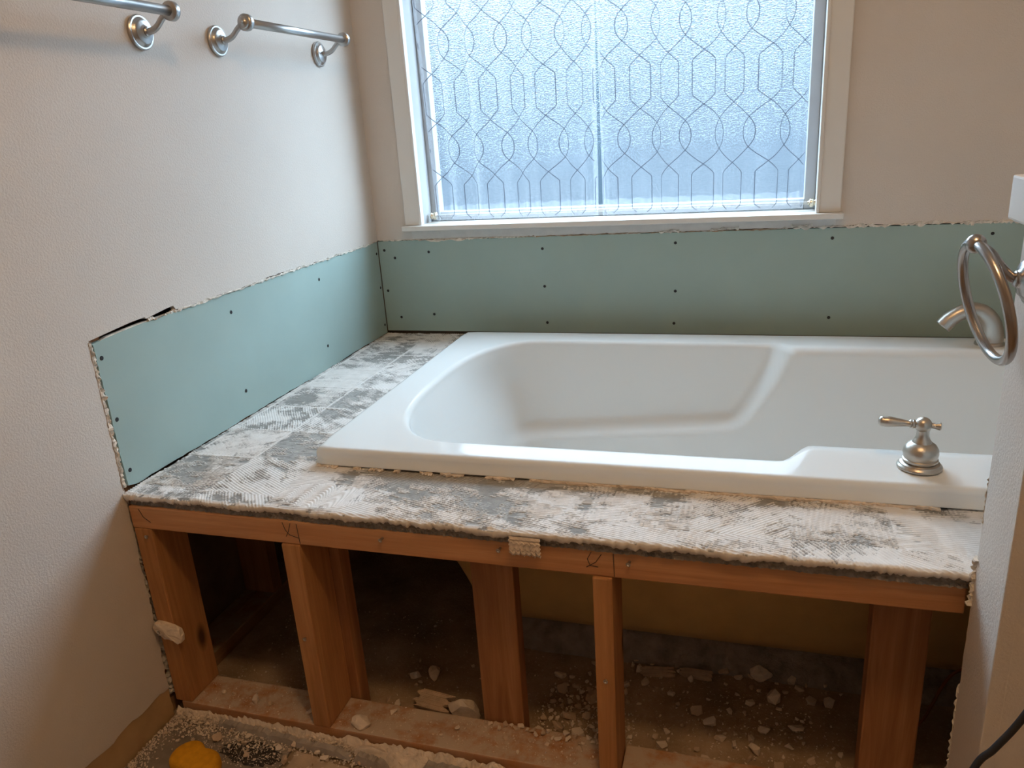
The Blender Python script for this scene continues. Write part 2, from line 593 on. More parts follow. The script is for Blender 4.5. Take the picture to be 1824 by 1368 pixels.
# broken gypsum along the cut edges
rough_strip('broken_plaster_edge', (-0.0115, -1.2315, 0.553), (-0.0115, -1.2312, 0.858), (0, 1, 0), 0.0095, (1, 0, 0), 0.0098, M_GYPS, wall_left, 21, 70, 0.4)
rough_strip('broken_plaster_edge', (-0.012, -1.236, 0.05), (-0.012, -1.2315, 0.30), (0, 1, 0), 0.010, (1, 0, 0), 0.010, M_GYPS, wall_left, 22, 60, 0.5)
rough_strip('broken_plaster_edge', (-0.012, -1.2375, 0.30), (-0.012, -1.234, 0.54), (0, 1, 0), 0.005, (1, 0, 0), 0.009, M_GYPS, wall_left, 23, 60, 0.6)
rough_strip('broken_plaster_edge', (-0.0025, -0.985, 0.8625), (-0.0025, -0.02, 0.8615), (0, 0, 1), 0.0045, (1, 0, 0), 0.0032, M_GYPS, wall_left, 24, 140, 0.55)
rough_strip('broken_plaster_edge', (-0.006, -1.075, 0.8605), (-0.006, -0.985, 0.8625), (0, 0, 1), 0.006, (1, 0, 0), 0.005, M_GYPS, wall_left, 25, 30, 0.5)
rough_strip('torn_paper_edge', (-0.0008, -1.2405, 0.55), (-0.0008, -1.2385, 0.858), (0, 1, 0), 0.0022, (1, 0, 0), 0.0014, M_GYPSD, wall_left, 26, 60, 0.4)

# ---- back wall: painted drywall round the window, cut above the green board
WX0, WX1, WZ0, WZ1 = 0.172, 1.368, 0.912, 2.04   # clear window opening
low = jag((0.0, 0.8645), (0.6, 0.8655), 60, 0.0010, 31) + jag((0.61, 0.866), (1.1, 0.8685), 60, 0.0022, 32) + jag((1.11, 0.8695), (1.45, 0.871), 40, 0.0018, 33) + jag((1.46, 0.8735), (1.9, 0.8735), 46, 0.0012, 34) + [(RX, 0.8735)]
hole = [(WX0 - 0.012, WZ0 - 0.02), (WX1 + 0.012, WZ0 - 0.02), (WX1 + 0.012, WZ1 + 0.012), (WX0 - 0.012, WZ1 + 0.012)]
wall_back = struct(sheet('wall_back', [low + [(RX, RZ), (0.0, RZ)], hole], 'y', 0.0, DT, M_WALL))
sheet('sheathing', [[(-0.105, 0), (RX, 0), (RX, RZ), (-0.105, RZ)], hole], 'y', 0.105, 0.125, M_BACKPAPER, wall_back)
sheet('unpainted_strip', [jag((0.128, 0.8665), (0.6, 0.868), 30, 0.0008, 35) + jag((0.61, 0.869), (1.1, 0.8705), 40, 0.0012, 36) + jag((1.11, 0.8715), (1.42, 0.8735), 25, 0.001, 37) + [(1.42, 0.8955), (0.128, 0.8955)]], 'y', -0.0006, 0.0002, M_PRIMER, wall_back)
rough_strip('broken_plaster_edge', (0.02, 0.001, 0.8635), (0.55, 0.001, 0.8655), (0, 0, 1), 0.003, (0, -1, 0), 0.0028, M_GYPS, wall_back, 41, 120, 0.6)
rough_strip('broken_plaster_edge', (1.28, 0.001, 0.8715), (1.92, 0.001, 0.8735), (0, 0, 1), 0.0065, (0, -1, 0), 0.0032, M_GYPS, wall_back, 42, 120, 0.6)
rough_strip('torn_paper_edge', (0.1, 0.003, 0.8632), (1.30, 0.003, 0.8682), (0, 0, 1), 0.003, (0, -1, 0), 0.0042, M_GYPSD, wall_back, 43, 160, 0.5)
for k, (x0, x1, zc) in enumerate(((0.15, 0.33, 0.8615), (0.93, 0.99, 0.869), (1.08, 1.16, 0.8725), (1.30, 1.36, 0.876))):
    rough_strip('loose_paper_flake', (x0, 0.0, zc), (x1, 0.0, zc + 0.001), (0, 0, 1), 0.005, (0, -1, 0), 0.0035, M_GYPS, wall_back, 50 + k, 20, 0.6)

# ---- pony wall on the right with a white cap
PX, PY0, PY1, PZ = 1.5125, -1.384, -1.264, 1.046
wj = jag((PY1, 0.0), (PY1 - 0.001, 0.50), 50, 0.0018, 61) + [(PY1, 0.505)] + [(PY1, PZ), (PY0, PZ), (PY0, 0.0)]
pony = struct(sheet('wall_pony', [wj], 'x', PX, RX, M_WALL))
box('corner_bead', (PX - 0.0006, PY0 - 0.0006, 0.0), (PX + 0.02, PY0 + 0.018, PZ), M_WALL, pony, 0.003, 3)
rough_strip('broken_plaster_edge', (PX + 0.002, PY1 + 0.0015, 0.50), (PX + 0.002, PY1 + 0.001, 0.575), (0, 1, 0), 0.006, (-1, 0, 0), 0.006, M_GYPS, pony, 62, 24, 0.6)
rough_strip('broken_plaster_edge', (PX + 0.003, PY1 + 0.002, 0.0), (PX + 0.003, PY1 + 0.001, 0.36), (0, 1, 0), 0.004, (-1, 0, 0), 0.004, M_GYPS, pony, 63, 60, 0.8)
rough_strip('broken_plaster_edge', (PX + 0.003, PY1 + 0.001, 0.63), (PX + 0.003, PY1 + 0.001, 0.70), (0, 1, 0), 0.003, (-1, 0, 0), 0.003, M_GYPS, pony, 64, 24, 0.8)
cap = struct(box('trim_1', (PX - 0.0175, PY0 - 0.02, PZ), (RX, PY1 + 0.012, PZ + 0.053), M_TRIM, None, 0.003))

# ================================================================== WINDOW
win = struct(thing('window_1', (0.77, 0.05, WZ0), '', 'window'))
del win['category']
del win['label']
CT = 0.019
def casing_piece(name, a, b_):
    return box(name, a, b_, M_TRIM, win, 0.003, 2)
for nm, x0, x1, bead in (('casing', 0.116, WX0 + 0.002, WX0 - 0.006), ('casing', WX1 - 0.002, 1.429, WX1 - 0.004)):
    casing_piece(nm, (x0, -CT, 0.9125), (x1, 0.0, WZ1 + 0.062))
    box('casing_bead', (bead, -CT - 0.005, 0.9125), (bead + 0.010, 0.001, WZ1), M_TRIM, win, 0.003, 2)
casing_piece('casing', (0.116, -CT - 0.001, WZ1 + 0.002), (1.429, 0.0, WZ1 + 0.064))
casing_piece('stool', (0.112, -0.043, 0.8965), (1.436, 0.07, 0.9125))
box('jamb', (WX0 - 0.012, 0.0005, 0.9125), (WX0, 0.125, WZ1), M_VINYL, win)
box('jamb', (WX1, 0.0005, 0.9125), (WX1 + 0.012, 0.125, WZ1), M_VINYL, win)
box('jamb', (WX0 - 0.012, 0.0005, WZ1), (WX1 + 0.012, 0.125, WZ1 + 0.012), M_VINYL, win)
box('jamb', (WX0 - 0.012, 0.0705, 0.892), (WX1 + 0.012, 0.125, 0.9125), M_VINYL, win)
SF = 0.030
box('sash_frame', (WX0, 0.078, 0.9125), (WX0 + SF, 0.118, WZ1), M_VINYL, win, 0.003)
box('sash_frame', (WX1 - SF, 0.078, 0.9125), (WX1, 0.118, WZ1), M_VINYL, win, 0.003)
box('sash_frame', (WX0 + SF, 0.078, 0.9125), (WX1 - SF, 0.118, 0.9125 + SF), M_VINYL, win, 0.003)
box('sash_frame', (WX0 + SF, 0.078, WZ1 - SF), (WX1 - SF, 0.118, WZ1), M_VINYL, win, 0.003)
pane = box('glass_pane', (WX0 + SF - 0.004, 0.096, 0.9125 + SF - 0.004), (WX1 - SF + 0.004, 0.100, WZ1 - SF + 0.004), M_GLASS, win)
pane.data.materials.append(M_CLEAR)
for p in pane.data.polygons:
    p.material_index = 0 if p.normal.y < -0.5 else 1

# outside: ground, plus an invented wall hiding bright sky from the pane view
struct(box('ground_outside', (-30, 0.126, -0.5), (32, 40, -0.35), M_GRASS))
struct(box('wall_outside_added', (-18, 12.0, -0.35), (20, 12.4, 4.1), M_OUT))

# ================================================================== GREEN BOARDS
def screw(parent, p, axis, r=0.0046):
    lathe('screw', [(r * 0.2, -0.004), (r * 0.55, -0.0022), (r * 0.8, -0.0005), (r, 0.0002), (r * 0.96, 0.0007), (r * 0.6, 0.0009), (0.0001, 0.0010)], p, axis, M_DARK, parent, 12)

GX = -0.0025
tl_ = [(-1.228, 0.8525), (-1.19, 0.8545), (-1.15, 0.857)] + jag((-1.10, 0.8590), (-0.001, 0.8595), 60, 0.0005, 71)
fr_ = jag((-1.2235, 0.553), (-1.2265, 0.850), 40, 0.0010, 72)
bd_ = [(-0.001, 0.5465)]
gl = thing('green_drywall_panel', (0, -0.62, 0.552), 'pale green drywall panel on the left wall, lit by the window', 'drywall panel')
sheet('panel', [bd_ + jag((-0.01, 0.5465), (-1.20, 0.5468), 60, 0.0017, 73) + fr_ + tl_], 'x', -DT, GX, M_GREEN, gl)
sheet('gypsum_core', [[(-0.002, 0.5535), (-1.2205, 0.5535), (-1.2235, 0.8495)] + [(-1.19, 0.8575), (-1.10, 0.861), (-0.002, 0.8605)]], 'x', -DT + 0.001, GX - 0.0016, M_GYPS, gl)
for (y, z) in [(-1.214, 0.821), (-1.213, 0.693), (-1.211, 0.582), (-0.808, 0.814), (-0.806, 0.612), (-0.393, 0.811), (-0.397, 0.612), (-0.014, 0.822), (-0.014, 0.707), (-0.0145, 0.578)]:
    screw(gl, (GX, y, z), (1, 0, 0))

GY = 0.0
gb = thing('green_drywall_panel', (0.95, 0, 0.552), 'shaded green drywall panel under the window, behind the bathtub', 'drywall panel')
sheet('panel', [[(0.0005, 0.5545), (RX - 0.01, 0.5545), (RX - 0.01, 0.8715)] + jag((1.9, 0.8700), (0.0005, 0.8605), 120, 0.0005, 74)], 'y', -0.0005, DT, M_GREEN, gb)
for (x, z) in [(0.021, 0.831), (0.057, 0.805), (0.181, 0.823), (0.018, 0.694), (0.057, 0.602), (0.179, 0.613), (0.568, 0.826), (0.569, 0.706), (0.572, 0.587), (0.979, 0.835), (0.979, 0.689), (0.975, 0.588), (1.414, 0.839), (1.418, 0.609), (1.811, 0.842)]:
    screw(gb, (x, -0.0005, z), (0, -1, 0))

# ================================================================== CURTAINS
ROD_Y, ROD_Z = 0.047, 0.934
cr = thing('curtain_rod', (0.77, ROD_Y, ROD_Z), 'thin white tension rod with round brass end knobs, along the window sill', 'curtain rod')
tube('rod', [(0.196, ROD_Y, ROD_Z), (0.77, ROD_Y, ROD_Z), (1.356, ROD_Y, ROD_Z)], 0.0045, M_TRIM, cr, 12)
M_BRASS = brushed('pale_brass', (0.72, 0.64, 0.50), 0.3)
for x, s in ((0.202, -1), (1.352, 1)):
    lathe('end_knob', [(0.0045, -0.006), (0.0055, -0.003), (0.0115, 0.0), (0.0125, 0.004), (0.0115, 0.009), (0.0075, 0.011), (0.0085, 0.0135), (0.0105, 0.0165), (0.0095, 0.020), (0.005, 0.0215), (0.0002, 0.022)], (x, ROD_Y, ROD_Z), (s, 0, 0), M_BRASS, cr, 24)

def curtain(name, x0, x1, seed, label, xt0, xt1):
    """x0..x1 at the rod, xt0..xt1 higher up"""
    rr = random.Random(seed)
    ph = [rr.uniform(0, 6.28) for _ in range(6)]
    def surf(u, z):
        # u 0..1 across, z height
        t = min(1.0, max(0.0, (z - 0.93) / 0.6))
        xa = x0 + (xt0 - x0) * t
        xb = x1 + (xt1 - x1) * t
        x = xa + (xb - xa) * u
        x += 0.006 * math.sin(2 * math.pi * 3.3 * u + ph[0]) + 0.003 * math.sin(2 * math.pi * 7.1 * u + ph[1])
        near = math.exp(-max(0, z - ROD_Z) / 0.05)
        y = ROD_Y + 0.0042 * math.sin(2 * math.pi * 6.2 * u + ph[2] + 0.5 * math.sin(z * 3)) * (1 - 0.6 * near)
        y += 0.0014 * math.sin(2 * math.pi * 11.5 * u + ph[3] + z * 1.3) * (1 - 0.4 * near)
        y += 0.0016 * near * math.sin(2 * math.pi * 31 * u + ph[4]) - 0.006 * near
        if z < ROD_Z - 0.004:
            y += 0.002 * math.sin(2 * math.pi * 26 * u + ph[5])
        return Vector((x, y, z))
    t = thing(name, ((x0 + x1) / 2, ROD_Y, 0.918), label, 'curtain', 'sheer window curtains')
    NU, zs = 230, [0.9185, 0.923, 0.928, 0.934, 0.940, 0.946, 0.953, 0.960, 0.968] + [0.98 + 0.0265 * i for i in range(39)]
    vs, fs = [], []
    for z in zs:
        for i in range(NU + 1):
            p = surf(i / NU, z)
            if z < 0.92:
                p.z += 0.003 * math.sin(i * 0.9 + ph[1]) + rr.uniform(-0.001, 0.001)
            vs.append(p)
    for j in range(len(zs) - 1):
        for i in range(NU):
            a = j * (NU + 1) + i
            fs.append((a, a + 1, a + NU + 2, a + NU + 1))
    mesh('sheer_panel', vs, fs, M_VOILE, t, True)
    # folded hem band (second layer, 35 mm)
    vs, fs = [], []
    hz = [0.920, 0.928, 0.936, 0.946, 0.956, 0.966]
    for z in hz:
        for i in range(NU + 1):
            p = surf(i / NU, z)
            p.y -= 0.0012 + (0.008 if z in (0.928, 0.936) else 0)
            if z == hz[-1]:
                p.z += 0.0022 * math.sin(i * 0.35 + ph[3]) + rr.uniform(-0.0006, 0.0006)
            vs.append(p)
    for j in range(len(hz) - 1):
        for i in range(NU):
            a = j * (NU + 1) + i
            fs.append((a, a + 1, a + NU + 2, a + NU + 1))
    mesh('hem', vs, fs, M_VOILE, t, True)
    # side selvedge folds: a narrow double layer on both edges
    for e0, e1 in ((0.0, 0.022), (0.978, 1.0)):
        vs, fs = [], []
        for z in zs:
            for k in range(3):
                p = surf(e0 + (e1 - e0) * k / 2, z)
                p.y -= 0.0015
                vs.append(p)
        for j in range(len(zs) - 1):
            for k in range(2):
                a = j * 3 + k
                fs.append((a, a + 1, a + 4, a + 3))
        mesh('side_hem', vs, fs, M_VOILE, t, True)
    # stitched trellis: mirrored pairs of lines
    pitch = 0.0905
    zc0, HP = 0.9835, 0.155
    knots = [(0, .29), (.046, .29), (.0725, 0.0), (.1138, -.5), (.125, -.60), (.138, -.665), (.155, -.69)]
    def xoff(dz):
        dz = abs(((dz + HP) % (2 * HP)) - HP)
        for (a, xa), (b_, xb) in zip(knots, knots[1:]):
            if dz <= b_ + 1e-9:
                return xa + (xb - xa) * (dz - a) / (b_ - a)
        return knots[-1][1]
    vs, fs = [], []
    W = xt1 - xt0
    nc = int(W / pitch) + 2
    hw = 0.00125
    zz = [0.924 + 0.0058 * i for i in range(int((1.985 - 0.924) / 0.0058))]
    for c in range(-1, nc + 1):
        for sgn in (1, -1):
            prev = None
            for z in zz:
                def at(z_):
                    uu = ((c + 0.35 + sgn * xoff(z_ - zc0)) * pitch) / W
                    return uu
                uu = at(z)
                if not (0.004 < uu < 0.996):
                    prev = None
                    continue
                slope = (at(z + 0.001) - at(z - 0.001)) * W / 0.002
                L = math.hypot(1, slope)
                nx, nz = 1 / L, -slope / L
                pa = surf(uu - nx * hw / W, z - nz * hw)
                pb = surf(uu + nx * hw / W, z + nz * hw)
                pa.y -= 0.0004
                pb.y -= 0.0004
                vs += [pa, pb]
                k = len(vs) - 2
                if prev is not None:
                    fs.append((prev, prev + 1, k + 1, k))
                prev = k
    mesh('trellis_stitching', vs, fs, M_THREAD, t)
    return t

curtain('sheer_curtain', 0.212, 0.748, 5, 'left sheer white curtain panel with grey trellis stitching, nearest the left wall', 0.196, 0.752)
curtain('sheer_curtain', 0.752, 1.340, 9, 'right sheer white curtain panel with grey trellis stitching, wider than the other', 0.746, 1.344)

# ================================================================== TUB
TX0, TX1, TY0, TY1 = 0.328, 2.160, -1.056, -0.108
TYC = -0.589
X1, X2 = 0.62, 1.86          # straight run between the end caps
RIM = 0.5845

def build_tub():
    t = thing('bathtub', (1.24, TYC, 0.06), 'white drop-in bathtub set into the stripped deck', 'bathtub')
    NS, NC = 110, 48
    par = []
    for i in range(NS):
        par.append(('b', X1 + (X2 - X1) * i / NS))
    for i in range(NC):
        par.append(('R', math.pi / 2 - math.pi * i / NC))
    for i in range(NS):
        par.append(('f', X2 - (X2 - X1) * i / NS))
    for i in range(NC):
        par.append(('L', math.pi * 1.5 - math.pi * i / NC))
    N = len(par)

    def sm(e0, e1, x):
        q = min(1, max(0, (x - e0) / (e1 - e0)))
        return q * q * (3 - 2 * q)

    def recess(x, z):
        d = RIM - z
        xb = 1.288 - 0.30 * d - 1.3 * d * d
        zl = 0.318 + (x - 0.57) * 0.085
        s = 1 - sm(xb - 0.030, xb + 0.026, x)
        L = sm(zl - 0.012, zl + 0.022, z)
        return 0.066 * s * L

    def outline(z, side, left, right):
        """inner outline; side/left/right are insets"""
        pts = []
        for kind, q in par:
            if kind in 'bf':
                w = 0.318 - side + recess(q, z)
                s = 1 if kind == 'b' else -1
                pts.append(Vector((q, TYC + s * w, z)))
            elif kind == 'R':
                a = (2.03 - X2) - right
                c, s = abs(math.cos(q)), math.sin(q)
                w = 0.318 - side + recess(X2, z)
                pts.append(Vector((X2 + a * c ** 0.72, TYC + w * math.copysign(abs(s) ** 0.72, s), z)))
            else:
                a = (X1 - 0.425) - left
                c, s = abs(math.cos(q)), math.sin(q)
                ex = 0.80 - 0.28 * sm(0.01, 0.14, RIM - z)
                x = X1 - a * c ** ex
                w = 0.318 - side + recess(x, z)
                pts.append(Vector((x, TYC + w * math.copysign(abs(s) ** ex, s), z)))
        return pts

    def rect(inset, z, r):
        pts = []
        x0, x1, y0, y1 = TX0 + inset, TX1 - inset, TY0 + inset, TY1 - inset
        for kind, q in par:
            if kind == 'b':
                p = [q, y1]
            elif kind == 'f':
                p = [q, y0]
            else:
                c, s = abs(math.cos(q)), math.sin(q)
                mval = max(c, abs(s))
                c, s = c / mval, s / mval
                xx = X2 + c * (x1 - X2) if kind == 'R' else X1 - c * (X1 - x0)
                p = [xx, (y0 + y1) / 2 + s * (y1 - y0) / 2]
            # round the corners
            cx = min(max(p[0], x0 + r), x1 - r)
            cy = min(max(p[1], y0 + r), y1 - r)
            dx, dy = p[0] - cx, p[1] - cy
            L = math.hypot(dx, dy)
            if L > r and abs(dx) > 1e-9 and abs(dy) > 1e-9:
                p = [cx + dx / L * r, cy + dy / L * r]
            pts.append(Vector((p[0], p[1], z)))
        return pts

    rings = []
    rr = 0.016
    rings.append(rect(0.035, 0.549, 0.012))
    rings.append(rect(0.003, 0.548, 0.016))
    rings.append(rect(-0.004, 0.5495, 0.02))
    rings.append(rect(-0.004, 0.553, 0.02))
    rings.append(rect(0.000, 0.557, 0.018))
    rings.append(rect(0.000, RIM - 0.012, 0.018))
    for a in (20, 40, 60, 80):
        a = math.radians(a)
        rings.append(rect(0.011 * (1 - math.cos(a)), RIM - 0.012 + 0.012 * math.sin(a), 0.018))
    outer = rect(0.013, RIM, 0.018)
    # inner edge of the rim top (before the roll)
    inner = outline(RIM, -rr, -rr, -rr)
    plat = [0.006 * sm(1.25, 1.315, p.x) - 0.0015 * (1 - sm(1.25, 1.315, p.x)) for p in inner]
    for f in (0.0, 0.2, 0.4, 0.6, 0.8, 1.0):
        ring = []
        for o_, i_, dz in zip(outer, inner, plat):
            p = o_.lerp(i_, f)
            p.z = RIM + dz * sm(0, 1, f)
            ring.append(p)
        rings.append(ring)
    for a in (15, 30, 45, 60, 75):
        a = math.radians(a)
        ins = -rr + rr * math.sin(a)
        ring = outline(RIM - rr * (1 - math.cos(a)), ins, ins, ins)
        for p, dz in zip(ring, plat):
            p.z += dz * (1 - math.sin(a)) 
        rings.append(ring)
    ztop, zbot, fil = RIM - rr, 0.150, 0.075
    nw = 46
    def insets(z):
        d = ztop - z
        return 0.14 * d + 0.02 * d * d, 0.34 * d + 0.35 * d * d, 0.16 * d
    for k in range(nw + 1):
        z = ztop + (zbot + fil - ztop) * k / nw
        s, L, R_ = insets(z)
        rings.append(outline(z, s, L, R_))
    s0, L0, R0 = insets(zbot + fil)
    for a in (15, 30, 45, 60, 75, 90):
        a = math.radians(a)
        z = zbot + fil - fil * math.sin(a)
        e = fil * (1 - math.cos(a))
        rings.append(outline(z, s0 + e, L0 + e * 1.2, R0 + e))
    last = rings[-1]
    c = Vector((1.25, TYC, zbot))
    for f in (0.8, 0.5, 0.2):
        rings.append([c + (p - c) * f for p in last])
    vs, fs = [], []
    for r_ in rings:
        vs += r_
    for j in range(len(rings) - 1):
        for i in range(N):
            i2 = (i + 1) % N
            fs.append((j * N + i, j * N + i2, (j + 1) * N + i2, (j + 1) * N + i))
    fs.append(tuple((len(rings) - 1) * N + i for i in range(N)))
    bs = mesh('basin', vs, fs, M_TUB, t, True)
    smooth_by_angle(bs, 60)

    # fibreglass underside
    rings = []
    for z, w, e in ((0.540, 0.402, -0.030), (0.50, 0.395, -0.005), (0.44, 0.385, 0.035), (0.36, 0.370, 0.075), (0.30, 0.356, 0.105), (0.24, 0.338, 0.138), (0.18, 0.322, 0.17), (0.125, 0.306, 0.20), (0.094, 0.284, 0.225), (0.080, 0.258, 0.25), (0.074, 0.22, 0.27)):
        pts = []
        for kind, q in par:
            if kind in 'bf':
                pts.append(Vector((q, TYC + (w if kind == 'b' else -w), z)))
            elif kind == 'R':
                a_ = 2.05 - X2 - e * 0.4
                cc, ss = abs(math.cos(q)), math.sin(q)
                pts.append(Vector((X2 + a_ * cc ** 0.72, TYC + w * math.copysign(abs(ss) ** 0.72, ss), z)))
            else:
                a_ = X1 - 0.41 - e
                cc, ss = abs(math.cos(q)), math.sin(q)
                pts.append(Vector((X1 - a_ * cc ** 0.52, TYC + w * math.copysign(abs(ss) ** 0.52, ss), z)))
        rings.append(pts)
    vs, fs = [], []
    for r_ in rings:
        vs += r_
    for j in range(len(rings) - 1):
        for i in range(N):
            i2 = (i + 1) % N
            fs.append((j * N + i, (j + 1) * N + i, (j + 1) * N + i2, j * N + i2))
    fs.append(tuple((len(rings) - 1) * N + i for i in range(N)))
    sh = mesh('fibreglass_shell', vs, fs, M_SHELL, t, True)
    sh['label'] = 'yellow brown fibreglass underside'
    return t
build_tub()

# ---- tub handle on the front rim
HX, HY, HZ = 1.486, -0.985, RIM + 0.0035
h = thing('faucet_handle', (HX, HY, HZ), 'brushed nickel lever handle standing on the front rim of the bathtub', 'faucet handle')
lathe('escutcheon', [(0.036, 0.0), (0.0365, 0.002), (0.0355, 0.0045), (0.033, 0.006), (0.032, 0.0085), (0.029, 0.010), (0.027, 0.011)], (HX, HY, HZ), (0, 0, 1), M_NICKELD, h, 40)
lathe('bell_body', [(0.0275, 0.0115), (0.0285, 0.013), (0.0285, 0.016), (0.0265, 0.0175), (0.0275, 0.021), (0.0285, 0.027), (0.0275, 0.034), (0.0235, 0.041), (0.0175, 0.0455), (0.0155, 0.0465), (0.0150, 0.0485), (0.0125, 0.052), (0.0102, 0.058), (0.0098, 0.066), (0.0105, 0.070)], (HX, HY, HZ), (0, 0, 1), M_NICKELD, h, 40)
lathe('ball', [(0.002, -0.0138)] + [(0.0138 * math.cos(a), 0.0138 * math.sin(a)) for a in [math.radians(q) for q in range(-75, 90, 15)]] + [(0.0005, 0.0138)], (HX - 0.001, HY, HZ + 0.078), (0, 0, 1), M_NICKELD, h, 32)
ax = Vector((-1, 0.08, 0.03))
lathe('lever', [(0.0052, 0.010), (0.0075, 0.0135), (0.0078, 0.0155), (0.0058, 0.017), (0.0072, 0.0195), (0.0060, 0.0215), (0.0056, 0.024), (0.0062, 0.030), (0.0080, 0.042), (0.0094, 0.052), (0.0096, 0.058), (0.0088, 0.0605), (0.0092, 0.0625), (0.0080, 0.067), (0.0045, 0.0695), (0.0004, 0.070)], (HX - 0.001, HY, HZ + 0.078), ax, M_NICKELD, h, 28)
lathe('finial', [(0.005, 0.011), (0.0046, 0.014), (0.0052, 0.019), (0.0068, 0.0235), (0.0072, 0.026), (0.0055, 0.0275), (0.0004, 0.028)], (HX - 0.001, HY, HZ + 0.078), -ax, M_NICKELD, h, 28)

# ---- tub spout on the back rim
SX, SY = 1.786, -0.190
sp = thing('tub_spout', (SX, SY, RIM), 'brushed nickel arched tub spout on the back rim, seen through the towel ring', 'faucet spout')
path = spline([(SX, SY, RIM + 0.004), (SX + 0.003, SY, RIM + 0.03), (SX - 0.006, SY - 0.001, RIM + 0.066), (SX - 0.034, SY - 0.003, RIM + 0.092), (SX - 0.068, SY - 0.006, RIM + 0.090), (SX - 0.096, SY - 0.008, RIM + 0.073), (SX - 0.114, SY - 0.009, RIM + 0.052)], 8)
NP = len(path)
tube('arched_spout', path, [0.030 - 0.0105 * min(1, i / (NP * 0.5)) + 0.003 * max(0, i / NP - 0.5) for i in range(NP)], M_NICKELD, sp, 28)
tip, tipd = path[-1], (path[-1] - path[-2]).normalized()
lathe('mouth', [(0.0178, -0.004), (0.0178, 0.0004), (0.0005, 0.0006)], tip, tipd, M_DARK, sp, 28)  # dark disc paints the shade inside the hollow spout
lathe('base_flange', [(0.034, 0.0), (0.0345, 0.003), (0.034, 0.008), (0.0315, 0.011), (0.029, 0.0125)], (SX, SY, RIM + 0.001), (0, 0, 1), M_NICKELD, sp, 36)

# ================================================================== DECK
deck = thing('tub_deck', (0.8, -0.62, 0.517), 'rough cement board tub deck covered with combed white thinset', 'deck')

def deck_front(x):
    return YF - 0.016 * x / PX

